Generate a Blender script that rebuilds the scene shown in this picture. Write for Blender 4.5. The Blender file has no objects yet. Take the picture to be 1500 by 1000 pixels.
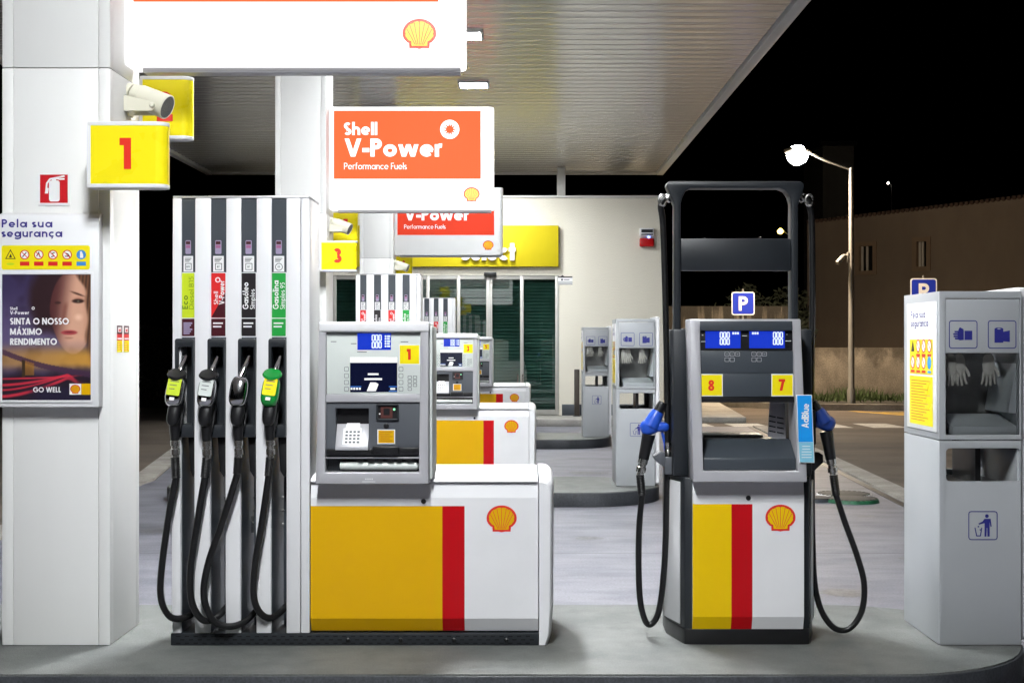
import bpy, bmesh, math, random
from mathutils import Vector, Matrix, noise as mnoise

R = math.radians
random.seed(4)
S = bpy.context.scene
COL = S.collection

# ------------------------------------------------------------------ camera, sky, exposure
F, CX, CY, CZ = 1995.0, 762.0, 503.0, 1.70     # focal length and vanishing point measured in the 1500 px photograph
cam_data = bpy.data.cameras.new('camera')
cam_data.sensor_width = 36
cam_data.lens = F * 36 / 1500
cam_data.shift_x = -12 / 1500
cam_data.shift_y = 3 / 1500
cam_data.clip_end = 2000
cam = bpy.data.objects.new('camera', cam_data)
COL.objects.link(cam)
cam.location = (0, 0, CZ)
cam.rotation_euler = (R(90), 0, 0)
S.camera = cam

W = bpy.data.worlds.new('World')
S.world = W
W.use_nodes = True
wn = W.node_tree
sky = wn.nodes.new('ShaderNodeTexSky')
sky.sky_type = 'NISHITA'
sky.sun_disc = False
sky.sun_elevation = R(-6)
sky.sun_rotation = R(200)
wn.links.new(sky.outputs[0], wn.nodes['Background'].inputs[0])
wn.nodes['Background'].inputs[1].default_value = 0.012      # night

S.view_settings.view_transform = 'Standard'
S.view_settings.look = 'None'
S.view_settings.exposure = 0.0
S.view_settings.gamma = 1.0
S.cycles.max_bounces = 8
S.cycles.diffuse_bounces = 4
S.cycles.glossy_bounces = 4
S.cycles.transparent_max_bounces = 12
S.cycles.caustics_reflective = False
S.cycles.caustics_refractive = False
S.cycles.sample_clamp_indirect = 6

LAMP = 485.0          # radiance of a canopy light's lens
SIGN = 1.0           # radiance of a back-lit sign face


# ------------------------------------------------------------------ helpers
def P(px, py, Y):
    """The point seen at pixel (px, py) of the photograph, Y metres away."""
    return Vector(((px - CX) * Y / F, Y, CZ - (py - CY) * Y / F))


def srgb(r, g, b):
    f = lambda c: c / 12.92 if c <= .04045 else ((c + .055) / 1.055) ** 2.4
    return (f(r / 255), f(g / 255), f(b / 255))


def mat(name, col, rough=.5, metal=0.0, coat=0.0, emit=0.0, var=.05, scale=6.0, bump=0.0, bscale=120.0, stretch=(1, 1, 1), spec=.5):
    m = bpy.data.materials.new(name)
    m.use_nodes = True
    nt = m.node_tree
    b = nt.nodes['Principled BSDF']
    b.inputs['Roughness'].default_value = rough
    b.inputs['Metallic'].default_value = metal
    b.inputs['Coat Weight'].default_value = coat
    b.inputs['Coat Roughness'].default_value = .08
    b.inputs['Specular IOR Level'].default_value = spec
    c4 = (*col, 1)
    b.inputs['Base Color'].default_value = c4
    if var > 0 or bump > 0:
        tc = nt.nodes.new('ShaderNodeTexCoord')
        mp = nt.nodes.new('ShaderNodeMapping')
        mp.inputs['Scale'].default_value = stretch
        nt.links.new(tc.outputs['Object'], mp.inputs[0])
    if var > 0:
        nz = nt.nodes.new('ShaderNodeTexNoise')
        nz.inputs['Scale'].default_value = scale
        nz.inputs['Detail'].default_value = 6
        nt.links.new(mp.outputs[0], nz.inputs['Vector'])
        rp = nt.nodes.new('ShaderNodeValToRGB')
        rp.color_ramp.elements[0].position = .3
        rp.color_ramp.elements[1].position = .7
        rp.color_ramp.elements[0].color = (*[c * (1 - var) for c in col], 1)
        rp.color_ramp.elements[1].color = (*[min(1, c * (1 + var)) for c in col], 1)
        nt.links.new(nz.outputs[0], rp.inputs[0])
        nt.links.new(rp.outputs[0], b.inputs['Base Color'])
        mr = nt.nodes.new('ShaderNodeMapRange')
        mr.inputs['To Min'].default_value = max(.02, rough - .07)
        mr.inputs['To Max'].default_value = min(1, rough + .07)
        nt.links.new(nz.outputs[0], mr.inputs[0])
        nt.links.new(mr.outputs[0], b.inputs['Roughness'])
    if bump > 0:
        n2 = nt.nodes.new('ShaderNodeTexNoise')
        n2.inputs['Scale'].default_value = bscale
        n2.inputs['Detail'].default_value = 4
        nt.links.new(mp.outputs[0], n2.inputs['Vector'])
        bp = nt.nodes.new('ShaderNodeBump')
        bp.inputs['Strength'].default_value = bump
        bp.inputs['Distance'].default_value = .01
        nt.links.new(n2.outputs[0], bp.inputs['Height'])
        nt.links.new(bp.outputs[0], b.inputs['Normal'])
    if emit > 0:
        b.inputs['Emission Color'].default_value = c4
        b.inputs['Base Color'].default_value = (*[c * .12 for c in col], 1)
        b.inputs['Emission Strength'].default_value = emit
    return m


def patch_mat(name, c0, c1, c2, s1, s2, rough=.8, stretch=(1, 1, 1), bump=.3, bscale=60, rough_var=.15, streak=None):
    """A weathered surface: two noises of different size between three colours, with grain in the relief."""
    m = bpy.data.materials.new(name)
    m.use_nodes = True
    nt = m.node_tree
    b = nt.nodes['Principled BSDF']
    tc = nt.nodes.new('ShaderNodeTexCoord')
    mp = nt.nodes.new('ShaderNodeMapping')
    mp.inputs['Scale'].default_value = stretch
    nt.links.new(tc.outputs['Object'], mp.inputs[0])

    def nz(scale, det, src=mp):
        n = nt.nodes.new('ShaderNodeTexNoise')
        n.inputs['Scale'].default_value = scale
        n.inputs['Detail'].default_value = det
        n.inputs['Roughness'].default_value = .62
        nt.links.new(src.outputs[0], n.inputs['Vector'])
        return n

    def ramp(src, p0, p1):
        r = nt.nodes.new('ShaderNodeMapRange')
        r.interpolation_type = 'SMOOTHSTEP'
        r.inputs['From Min'].default_value = p0
        r.inputs['From Max'].default_value = p1
        nt.links.new(src.outputs[0], r.inputs[0])
        return r

    def mix(fac, a, bb):
        x = nt.nodes.new('ShaderNodeMix')
        x.data_type = 'RGBA'
        nt.links.new(fac.outputs[0], x.inputs[0])
        for v, i in ((a, 6), (bb, 7)):
            if isinstance(v, tuple):
                x.inputs[i].default_value = (*v, 1)
            else:
                nt.links.new(v.outputs[2], x.inputs[i])
        return x
    x1 = mix(ramp(nz(s1, 8), .35, .65), c0, c1)
    x2 = mix(ramp(nz(s2, 5), .5, .78), x1, c2)
    if streak:
        m3 = nt.nodes.new('ShaderNodeMapping')
        m3.inputs['Scale'].default_value = streak[1]
        nt.links.new(tc.outputs['Object'], m3.inputs[0])
        sn = nz(streak[2], 7, m3)
        if len(streak) > 5:            # mould and run-off creeping down from the top edge
            sp_ = nt.nodes.new('ShaderNodeSeparateXYZ')
            nt.links.new(tc.outputs['Object'], sp_.inputs[0])
            mz = nt.nodes.new('ShaderNodeMapRange')
            mz.inputs['From Min'].default_value, mz.inputs['From Max'].default_value = streak[5][:2]
            mz.inputs['To Min'].default_value, mz.inputs['To Max'].default_value = -.12, streak[5][2]
            nt.links.new(sp_.outputs[2], mz.inputs[0])
            ad = nt.nodes.new('ShaderNodeMath')
            nt.links.new(sn.outputs[0], ad.inputs[0])
            nt.links.new(mz.outputs[0], ad.inputs[1])
            sn = ad
        x2 = mix(ramp(sn, streak[3], streak[4]), x2, streak[0])
    spk = nz(bscale * 1.7, 3)
    sr = nt.nodes.new('ShaderNodeMapRange')
    sr.inputs['From Min'].default_value, sr.inputs['From Max'].default_value = .3, .7
    sr.inputs['To Min'].default_value, sr.inputs['To Max'].default_value = .62, 1.38
    nt.links.new(spk.outputs[0], sr.inputs[0])
    ml_ = nt.nodes.new('ShaderNodeVectorMath')
    ml_.operation = 'SCALE'
    nt.links.new(x2.outputs[2], ml_.inputs[0])
    nt.links.new(sr.outputs[0], ml_.inputs['Scale'])
    nt.links.new(ml_.outputs[0], b.inputs['Base Color'])
    rr = nt.nodes.new('ShaderNodeMapRange')
    rr.inputs['To Min'].default_value = rough - rough_var
    rr.inputs['To Max'].default_value = min(1, rough + rough_var)
    nt.links.new(nz(s1 * 2.3, 5).outputs[0], rr.inputs[0])
    nt.links.new(rr.outputs[0], b.inputs['Roughness'])
    bp = nt.nodes.new('ShaderNodeBump')
    bp.inputs['Strength'].default_value = bump
    bp.inputs['Distance'].default_value = .01
    nt.links.new(nz(bscale, 5).outputs[0], bp.inputs['Height'])
    nt.links.new(bp.outputs[0], b.inputs['Normal'])
    return m


def glass_mat(name, tint, rough=.02, ior=1.5):
    m = bpy.data.materials.new(name)
    m.use_nodes = True
    nt = m.node_tree
    out = nt.nodes['Material Output']
    tr = nt.nodes.new('ShaderNodeBsdfTransparent')
    tr.inputs[0].default_value = (*tint, 1)
    gl = nt.nodes.new('ShaderNodeBsdfGlossy')
    gl.inputs['Roughness'].default_value = rough
    fr = nt.nodes.new('ShaderNodeFresnel')
    fr.inputs[0].default_value = ior
    mx = nt.nodes.new('ShaderNodeMixShader')
    nt.links.new(fr.outputs[0], mx.inputs[0])
    nt.links.new(tr.outputs[0], mx.inputs[1])
    nt.links.new(gl.outputs[0], mx.inputs[2])
    nt.links.new(mx.outputs[0], out.inputs[0])
    return m


def crom(pts, n=8):
    pts = [Vector(p) for p in pts]
    q = [pts[0] * 2 - pts[1]] + pts + [pts[-1] * 2 - pts[-2]]
    out = []
    for i in range(1, len(q) - 2):
        a, b, c, d = q[i - 1], q[i], q[i + 1], q[i + 2]
        for k in range(n):
            t = k / n
            out.append(.5 * ((2 * b) + (c - a) * t + (2 * a - 5 * b + 4 * c - d) * t * t + (3 * b - a - 3 * c + d) * t ** 3))
    out.append(pts[-1])
    return out


def rrect(x0, x1, z0, z1, r, n=4):
    out = []
    for cx, cz, a in ((x1 - r, z1 - r, 0), (x0 + r, z1 - r, 90), (x0 + r, z0 + r, 180), (x1 - r, z0 + r, 270)):
        for k in range(n + 1):
            t = R(a + 90 * k / n)
            out.append((cx + r * math.cos(t), cz + r * math.sin(t)))
    return out


class MB:
    """Collects shapes and links them as ONE mesh object."""

    def __init__(self):
        self.bm = bmesh.new()
        self.k = 0

    def merge(self, t, m=0):
        for f in t.faces:
            f.material_index = m
        me = bpy.data.meshes.new('t')
        t.to_mesh(me)
        t.free()
        self.bm.from_mesh(me)
        bpy.data.meshes.remove(me)

    def _finish(self, t, bev, seg, m, tf=None):
        bmesh.ops.recalc_face_normals(t, faces=t.faces)
        if bev:
            ed = [e for e in t.edges if len(e.link_faces) == 2 and e.calc_face_angle(0) > .6]
            bmesh.ops.bevel(t, geom=ed, offset=bev, segments=seg, affect='EDGES', profile=.5, clamp_overlap=True)
        if tf is not None:
            bmesh.ops.transform(t, matrix=tf, verts=t.verts)
        self.merge(t, m)

    def box(self, x0, x1, y0, y1, z0, z1, bev=0, m=0, seg=2, tf=None):
        t = bmesh.new()
        v = [t.verts.new(p) for p in ((x0, y0, z0), (x1, y0, z0), (x1, y1, z0), (x0, y1, z0), (x0, y0, z1), (x1, y0, z1), (x1, y1, z1), (x0, y1, z1))]
        for q in ((0, 3, 2, 1), (4, 5, 6, 7), (0, 1, 5, 4), (1, 2, 6, 5), (2, 3, 7, 6), (3, 0, 4, 7)):
            t.faces.new([v[i] for i in q])
        self._finish(t, bev, seg, m, tf)
        return self

    @staticmethod
    def _lift(p, axis, d):
        return (p[0], d, p[1]) if axis == 'y' else (p[0], p[1], d) if axis == 'z' else (d, p[0], p[1])

    def prism(self, pts, axis, a0, a1, m=0, bev=0, seg=2, tf=None):
        t = bmesh.new()
        A = [t.verts.new(self._lift(p, axis, a0)) for p in pts]
        B = [t.verts.new(self._lift(p, axis, a1)) for p in pts]
        n = len(pts)
        t.faces.new(A)
        t.faces.new(B[::-1])
        for i in range(n):
            t.faces.new((A[i], B[i], B[(i + 1) % n], A[(i + 1) % n]))
        self._finish(t, bev, seg, m, tf)
        return self

    def ring(self, outer, inner, axis, a0, a1, m=0, bev=0, tf=None):
        """A frame: the same number of points outside and inside."""
        t = bmesh.new()
        L = [[t.verts.new(self._lift(p, axis, a)) for p in q] for q in (outer, inner) for a in (a0, a1)]
        oa, ob, ia, ib = L
        n = len(outer)
        for i in range(n):
            j = (i + 1) % n
            for q in ((oa[i], oa[j], ob[j], ob[i]), (ia[i], ib[i], ib[j], ia[j]), (oa[i], ia[i], ia[j], oa[j]), (ob[i], ob[j], ib[j], ib[i])):
                t.faces.new(q)
        self._finish(t, bev, 2, m, tf)
        return self

    def tube(self, pts, r, m=0, n=10, spline=8, ribs=None):
        P_ = crom(pts, spline) if spline else [Vector(p) for p in pts]
        k = len(P_)
        rs = r if callable(r) else (lambda t: r)
        t = bmesh.new()
        up = Vector((0.31, .9, .2))
        rings = []
        for i, p in enumerate(P_):
            d = (P_[min(i + 1, k - 1)] - P_[max(i - 1, 0)]).normalized()
            up = (up - d * up.dot(d)).normalized()
            s = d.cross(up)
            rad = rs(i / (k - 1))
            rings.append([t.verts.new(p + (up * math.cos(a) + s * math.sin(a)) * rad) for a in [2 * math.pi * j / n for j in range(n)]])
        for a, b in zip(rings, rings[1:]):
            for j in range(n):
                t.faces.new((a[j], a[(j + 1) % n], b[(j + 1) % n], b[j]))
        t.faces.new(rings[0][::-1])
        t.faces.new(rings[-1])
        self._finish(t, 0, 1, m)
        return self

    def lathe(self, o, d, prof, m=0, n=16):
        """prof: (radius, distance along d)"""
        o, d = Vector(o), Vector(d).normalized()
        u = d.orthogonal().normalized()
        w = d.cross(u)
        t = bmesh.new()
        rings = [[t.verts.new(o + d * h + (u * math.cos(2 * math.pi * j / n) + w * math.sin(2 * math.pi * j / n)) * max(r, 1e-5)) for j in range(n)] for r, h in prof]
        for a, b in zip(rings, rings[1:]):
            for j in range(n):
                t.faces.new((a[j], a[(j + 1) % n], b[(j + 1) % n], b[j]))
        t.faces.new(rings[0][::-1])
        t.faces.new(rings[-1])
        self._finish(t, 0, 1, m)
        return self

    def blob(self, c, rx, ry, rz, p=2.6, m=0, tf=None, nu=16, nv=10):
        """A rounded block (superellipsoid)."""
        t = bmesh.new()
        sg = lambda v: math.copysign(abs(v) ** (2 / p), v)
        rows = []
        for i in range(nv + 1):
            a = -math.pi / 2 + math.pi * i / nv
            rows.append([t.verts.new((rx * sg(math.cos(a)) * sg(math.cos(b)), ry * sg(math.cos(a)) * sg(math.sin(b)), rz * sg(math.sin(a)))) for b in [2 * math.pi * j / nu for j in range(nu)]])
        for a, b in zip(rows, rows[1:]):
            for j in range(nu):
                t.faces.new((a[j], a[(j + 1) % nu], b[(j + 1) % nu], b[j]))
        bmesh.ops.remove_doubles(t, verts=t.verts, dist=1e-5)
        mt = Matrix.Translation(Vector(c)) @ (tf or Matrix())
        self._finish(t, 0, 1, m, mt)
        return self

    # flat work on a plane f(u, v, lift)
    def poly(self, f, pts, m=0, lift=0.0):
        vs = [self.bm.verts.new(f(u, v, lift)) for u, v in pts]
        fa = self.bm.faces.new(vs)
        fa.material_index = m
        return self

    def rect(self, f, u0, u1, v0, v1, m=0, lift=0.0, r=0):
        return self.poly(f, rrect(u0, u1, v0, v1, r) if r else [(u0, v0), (u1, v0), (u1, v1), (u0, v1)], m, lift)

    def disc(self, f, u, v, r, m=0, lift=0.0, n=20, ry=None):
        return self.poly(f, [(u + r * math.cos(2 * math.pi * k / n), v + (ry or r) * math.sin(2 * math.pi * k / n)) for k in range(n)], m, lift)

    def stroke(self, f, pts, w, m=0, lift=0.0):
        closed = len(pts) > 3 and abs(pts[0][0] - pts[-1][0]) + abs(pts[0][1] - pts[-1][1]) < 1e-6
        q = []
        for p in (pts[:-1] if closed else pts):
            p = Vector(p)
            if not q or (p - q[-1]).length > 1e-5:
                q.append(p)
        n = len(q)
        L, Rr = [], []
        for i, p in enumerate(q):
            a = q[i - 1] if (i or closed) else None
            b = q[(i + 1) % n] if (i < n - 1 or closed) else None
            d1 = (p - a).normalized() if a is not None else None
            d2 = (b - p).normalized() if b is not None else None
            d = (d1 + d2) if (d1 is not None and d2 is not None) else (d1 or d2)
            if d.length < 1e-6:
                d = d2
            d = d.normalized()
            nn = Vector((-d.y, d.x))
            s = 1.0
            if d1 is not None and d2 is not None:
                s = min(2.2, 1 / max(.35, nn.dot(Vector((-d2.y, d2.x)))))
            L.append(p + nn * w / 2 * s)
            Rr.append(p - nn * w / 2 * s)
        vl = [self.bm.verts.new(f(p.x, p.y, lift)) for p in L]
        vr = [self.bm.verts.new(f(p.x, p.y, lift)) for p in Rr]
        for i in range(n if closed else n - 1):
            j = (i + 1) % n
            fa = self.bm.faces.new((vr[i], vr[j], vl[j], vl[i]))
            fa.material_index = m
        return self

    def text(self, f, s, u, v, size, w=.16, m=0, lift=.0006, align='l', track=.09, sx=1.0):
        width = sum((glyph(c, w)[0] + track) for c in s) * size * sx
        x = u - (width if align == 'r' else width / 2 if align == 'c' else 0)
        for c in s:
            gw, st = glyph(c, w)
            for pts in st:
                self.k += 1
                lf = lift + (self.k % 7) * .00006
                kind = 'S'
                wf = 1.0
                if isinstance(pts, tuple):
                    kind, pts, wf = pts
                Q = [(x + a * size * sx, v + b * size) for a, b in pts]
                if kind == 'H':
                    (ax, ay), (bx, by) = Q
                    dx, dy = bx - ax, by - ay
                    hw = w * size * wf / 2 * math.hypot(dx, dy) / max(1e-6, abs(dy))
                    self.poly(f, [(ax - hw, ay), (ax + hw, ay), (bx + hw, by), (bx - hw, by)], m, lf)
                else:
                    self.stroke(f, Q, w * size * wf, m, lf)
            x += (gw + track) * size * sx
        return width

    def build(self, name, mats, parent=None, smooth=True, loc=None):
        me = bpy.data.meshes.new(name)
        self.bm.normal_update()
        self.bm.to_mesh(me)
        self.bm.free()
        for m in (mats if isinstance(mats, (list, tuple)) else [mats]):
            me.materials.append(m)
        if smooth:
            me.polygons.foreach_set('use_smooth', [True] * len(me.polygons))
            me.set_sharp_from_angle(angle=R(38))
        o = bpy.data.objects.new(name, me)
        COL.objects.link(o)
        if parent is not None:
            o.parent = parent
        if loc is not None:
            o.location = loc
        return o


def plane(o, ux=(1, 0, 0), vz=(0, 0, 1)):
    o, ux, vz = Vector(o), Vector(ux).normalized(), Vector(vz).normalized()
    n = ux.cross(vz)
    return lambda u, v, l=0.0: o + ux * u + vz * v + n * l


def arc(cx, cy, rx, ry, a0, a1, n=16):
    return [(cx + rx * math.cos(R(a0 + (a1 - a0) * k / n)), cy + ry * math.sin(R(a0 + (a1 - a0) * k / n))) for k in range(n + 1)]


_G = {}


def glyph(c, w):
    """(advance, strokes) of one letter of a geometric sans with stroke width w, cap height 1."""
    if (c, w) in _G:
        return _G[c, w]
    h, X, A, D = w / 2, .68, 1.04, -.28
    r = X / 2 - h
    o = X / 2
    n_ = .56 if w < .17 else .62

    def arch(x0, W_, top, low=0):
        rx = W_ / 2 - h
        return arc(x0 + W_ / 2, top - h - rx, rx, rx, 180, 0) + [(x0 + W_ - h, low)]
    up = lambda x, a=0, b=1: [(x, a), (x, b)]
    T = {
        'o': lambda: (X, [arc(o, o, r, r, 0, 360, 24)]),
        'c': lambda: (X * .86, [arc(o, o, r, r, 48, 312, 20)]),
        'e': lambda: (X, [arc(o, o, r, r, 0, 318, 22), ('S', [(h * .6, o - .02), (X - h * .4, o - .02)], .62)]),
        'a': lambda: (X + h * .5, [arc(o, o, r, r, 0, 360, 22), up(X - h * .3, 0, X)]),
        'd': lambda: (X + h * .5, [arc(o, o, r, r, 0, 360, 22), up(X - h * .3, 0, A)]),
        'b': lambda: (X + h * .5, [arc(o + h * .3, o, r, r, 0, 360, 22), up(h, 0, A)]),
        'p': lambda: (X + h * .5, [arc(o + h * .3, o, r, r, 0, 360, 22), up(h, D, X)]),
        'g': lambda: (X + h * .5, [arc(o, o, r, r, 0, 360, 22), up(X - h * .3, -.02, X), arc(o, 0, X - h * .3 - o, .26 - h + .02, 0, -150, 10)]),
        'n': lambda: (n_, [up(h, 0, X), arch(0, n_, X)]),
        'h': lambda: (n_, [up(h, 0, A), arch(0, n_, X)]),
        'm': lambda: (1.7 * n_ - w * .4, [up(h, 0, X), arch(0, n_ * .9, X), arch(n_ * .9 - w, n_ * .9, X)]),
        'u': lambda: (n_, [[(h, X), (h, n_ / 2 - h + h)] + arc(n_ / 2, n_ / 2, n_ / 2 - h, n_ / 2 - h, 180, 360)[1:], up(n_ - h, 0, X)]),
        'r': lambda: (.36, [up(h, 0, X), arc(.32, X - h - .19 + h * .5, .32 - h, .19 - h * .1, 180, 78, 8)]),
        's': lambda: (.44, [arc(.22, X - .17 - h * .25, .2 - h * .55, .17 - h * .75, 35, 270, 10)[:-1] + arc(.22, .17 + h * .25, .2 - h * .45, .17 - h * .75, 90, -145, 10)]),
        'i': lambda: (w, [up(h, 0, X), ('S', up(h, X + .12, X + .12 + w * 1.05), 1.1)]),
        'l': lambda: (w, [up(h, 0, A)]),
        't': lambda: (w + .2, [up(h + .1, 0, .92), ('S', [(0, X - h * .8), (w + .2, X - h * .8)], .85)]),
        'f': lambda: (.36, [[(h + .07, 0), (h + .07, .78)] + arc(h + .07 + .17, .8, .17, A - h - .8, 180, 80, 7), ('S', [(0, X - h * .8), (.34, X - h * .8)], .85)]),
        'w': lambda: (1.0, [('H', [(h, X), (.29, 0)], 1), ('H', [(.5, X), (.29, 0)], .95), ('H', [(.5, X), (.71, 0)], .95), ('H', [(1 - h, X), (.71, 0)], 1)]),
        'v': lambda: (.62, [('H', [(h, X), (.31, 0)], 1), ('H', [(.62 - h, X), (.31, 0)], 1)]),
        'x': lambda: (.56, [('H', [(h, X), (.56 - h, 0)], 1), ('H', [(.56 - h, X), (h, 0)], 1)]),
        'A': lambda: (.8, [('H', [(h * 1.1, 0), (.4, 1)], 1), ('H', [(.8 - h * 1.1, 0), (.4, 1)], 1), ('S', [(.2, .28), (.6, .28)], .8)]),
        'B': lambda: (.58, [up(h, 0, 1), [(h, 1 - h), (.3, 1 - h)] + arc(.3, .76 - h * .1, .22 - h * .3, .24 - h * .9, 90, -90, 8) + [(h, .52)], [(h, .52)] + arc(.32, .27 + h * .05, .25 - h * .3, .27 - h * .95, 90, -90, 8) + [(h, h)]]),
        'D': lambda: (.76, [up(h, 0, 1), [(h, 1 - h)] + arc(.28, .5, .48 - h, .5 - h, 90, -90, 14) + [(h, h)]]),
        'E': lambda: (.5, [up(h, 0, 1), [(h, 1 - h), (.5, 1 - h)], [(h, .5), (.47, .5)], [(h, h), (.5, h)]]),
        'F': lambda: (.48, [up(h, 0, 1), [(h, 1 - h), (.48, 1 - h)], [(h, .5), (.44, .5)]]),
        'G': lambda: (.94, [arc(.5, .5, .5 - h, .5 - h, 42, 360, 22), [(.52, .5), (1 - h * .4, .5)]]),
        'I': lambda: (w, [up(h, 0, 1)]),
        'L': lambda: (.44, [up(h, 0, 1), [(h, h), (.44, h)]]),
        'M': lambda: (.92, [up(h, 0, 1), up(.92 - h, 0, 1), ('H', [(h, 1), (.46, .08)], 1), ('H', [(.92 - h, 1), (.46, .08)], 1)]),
        'N': lambda: (.76, [up(h, 0, 1), up(.76 - h, 0, 1), ('H', [(h, 1), (.76 - h, 0)], 1)]),
        'O': lambda: (1.0, [arc(.5, .5, .5 - h, .5 - h, 0, 360, 28)]),
        'P': lambda: (.58, [up(h, 0, 1), [(h, 1 - h), (.3, 1 - h)] + arc(.3, .7, .28 - h, .3 - h, 90, -90, 12) + [(h, .4 + h)]]),
        'R': lambda: (.6, [up(h, 0, 1), [(h, 1 - h), (.3, 1 - h)] + arc(.3, .72, .26 - h * .8, .28 - h, 90, -90, 10) + [(h, .44 + h)], ('H', [(.28, .46), (.6 - h, 0)], 1)]),
        'S': lambda: (.54, [arc(.27, .745 - h * .15, .235 - h * .55, .255 - h * .85, 38, 270, 12)[:-1] + arc(.27, .255 + h * .15, .27 - h * .85, .255 - h * .85, 90, -148, 12)]),
        'T': lambda: (.56, [up(.28, 0, 1), [(0, 1 - h), (.56, 1 - h)]]),
        'V': lambda: (.82, [('H', [(h, 1), (.41, 0)], 1), ('H', [(.82 - h, 1), (.41, 0)], 1)]),
        'W': lambda: (1.18, [('H', [(h, 1), (.34, 0)], 1), ('H', [(.59, 1), (.34, 0)], 1), ('H', [(.59, 1), (.84, 0)], 1), ('H', [(1.18 - h, 1), (.84, 0)], 1)]),
        'X': lambda: (.7, [('H', [(h, 1), (.7 - h, 0)], 1), ('H', [(.7 - h, 1), (h, 0)], 1)]),
        '-': lambda: (.34, [[(0, .36), (.34, .36)]]),
        ' ': lambda: (.24, []),
        '0': lambda: (.58, [arc(.29, .5, .29 - h, .5 - h, 0, 360, 22)]),
        '1': lambda: (.36, [up(.36 - h, 0, 1), [(0, 1 - h), (.36 - h, 1 - h)]]),
        '2': lambda: (.56, [arc(.28, .72, .28 - h, .28 - h, 170, -30, 12) + [(h, h)], [(h * .4, h), (.56, h)]]),
        '3': lambda: (.56, [arc(.26, .755 - h * .1, .25 - h * .9, .245 - h * .85, 150, -92, 12), arc(.27, .265 + h * .1, .29 - h, .265 - h * .9, 92, -150, 12)]),
        '4': lambda: (.62, [up(.44, 0, 1), ('H', [(.4, 1), (h, .26)], .9), [(0, .25), (.62, .25)]]),
        '5': lambda: (.56, [[(.52, 1 - h), (.16, 1 - h), (.11, .54)], arc(.25, .33, .3 - h, .33 - h, 118, -140, 14)]),
        '6': lambda: (.6, [arc(.3, .32, .3 - h, .32 - h, 0, 360, 18), [(h + .01, .36), (.4, 1)]]),
        '7': lambda: (.56, [[(0, 1 - h), (.56, 1 - h)], ('H', [(.56 - h * 1.2, 1), (.2, 0)], 1)]),
        '8': lambda: (.56, [arc(.28, .755 - h * .1, .25 - h * .9, .245 - h * .85, 0, 360, 16), arc(.28, .265 + h * .1, .28 - h, .265 - h * .85, 0, 360, 18)]),
        '9': lambda: (.6, [arc(.3, .68, .3 - h, .32 - h, 0, 360, 18), [(.6 - h - .01, .64), (.2, 0)]]),
    }
    if c == 'ç':
        g = T['c']()
        g = (g[0], g[1] + [('S', [(o, .02), (o + .06, -.1), (o - .06, -.18)], .6)])
    elif c == 'ó':
        g = T['o']()
        g = (g[0], g[1] + [('S', [(o - .05, X + .1), (o + .12, X + .28)], .8)])
    elif c == 'Á':
        g = T['A']()
        g = (g[0], g[1] + [('S', [(.36, 1.08), (.54, 1.28)], .8)])
    else:
        g = T[c]()
    _G[c, w] = g
    return g


def emblem(mb, f, u, v, s, mr, my, lift=.0006):
    """The scallop shell sign, s metres high, centred at (u, v)."""
    half = [(.56 * math.cos(R(a)), .02 + .48 * math.sin(R(a))) for a in range(90, -1, -6)] + [(.55, -.08), (.50, -.18), (.40, -.285), (.345, -.30), (.335, -.475), (.12, -.475), (0, -.50)]
    out = half + [(-x, y) for x, y in half[-2:0:-1]]
    mb.poly(f, [(u + x * s, v + y * s) for x, y in out], mr, lift)
    inner = []
    for a in range(196, -17, -4):
        lob = 1 - .035 * (abs(math.cos(R((a + 16) / 212 * 180 * 7))) < .45)
        inner.append((.475 * math.cos(R(a)) * lob, .02 + .40 * math.sin(R(a)) * lob))
    inner += [(.36, -.215), (.27, -.25), (.26, -.40), (-.26, -.40), (-.27, -.25), (-.36, -.215)]
    mb.poly(f, [(u + x * s, v + y * s) for x, y in inner], my, lift + .0005)
    for k in range(-3, 4):
        a = 90 + k * 22.5
        b0, b1 = (-k * .045, -.36), (.455 * math.cos(R(a)), .02 + .385 * math.sin(R(a)))
        mb.stroke(f, [(u + x * s, v + y * s) for x, y in (b0, b1)], .020 * s, mr, lift + .0009)


def tag(o, label=None, cat=None, group=None, kind=None):
    for k, v in (('label', label), ('category', cat), ('group', group), ('kind', kind)):
        if v:
            o[k] = v
    return o


def thing(name, label, cat, loc=(0, 0, 0), group=None):
    o = bpy.data.objects.new(name, None)
    o.empty_display_size = .2
    COL.objects.link(o)
    o.location = loc
    return tag(o, label, cat, group)


def copy_tree(o, parent=None):
    c = o.copy()
    COL.objects.link(c)
    if parent is not None:
        c.parent = parent
    for ch in list(o.children):
        copy_tree(ch, c)
    return c


# ------------------------------------------------------------------ materials
WHITE = mat('white_paint', (.76, .76, .775), .32, var=.035, scale=3)
WHITE_M = mat('white_matt', (.76, .76, .74), .55, var=.03, scale=2, bump=.02)
CLAD = mat('white_cladding', (.83, .83, .815), .42, var=.04, scale=1.3, stretch=(1, 1, .3))
YEL = mat('yellow_film', (.70, .39, .003), .3, var=.02, scale=3, spec=.22)
YELB = mat('bright_yellow', (.86, .72, .012), .28, var=.02, scale=3, spec=.22)
YELG = mat('lemon_yellow', (.80, .52, .003), .3, var=.02, scale=3, spec=.22)
RED = mat('red_film', (.48, .004, .008), .3, var=.02, scale=3, spec=.22)
REDN = mat('number_red', (.72, .03, .015), .35, var=0)
SILVER = mat('silver_paint', (.50, .495, .52), .36, metal=.25, var=.03, scale=4)
STEEL = mat('steel', (.74, .73, .70), .25, metal=1.0, var=.06, scale=30)
CHROME = mat('chrome', (.72, .72, .74), .12, metal=1.0, var=.04, scale=40)
DARK = mat('charcoal_paint', (.015, .018, .022), .42, var=.08, scale=5)
SLATE = mat('slate_paint', (.045, .054, .065), .4, var=.05, scale=4)
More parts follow.
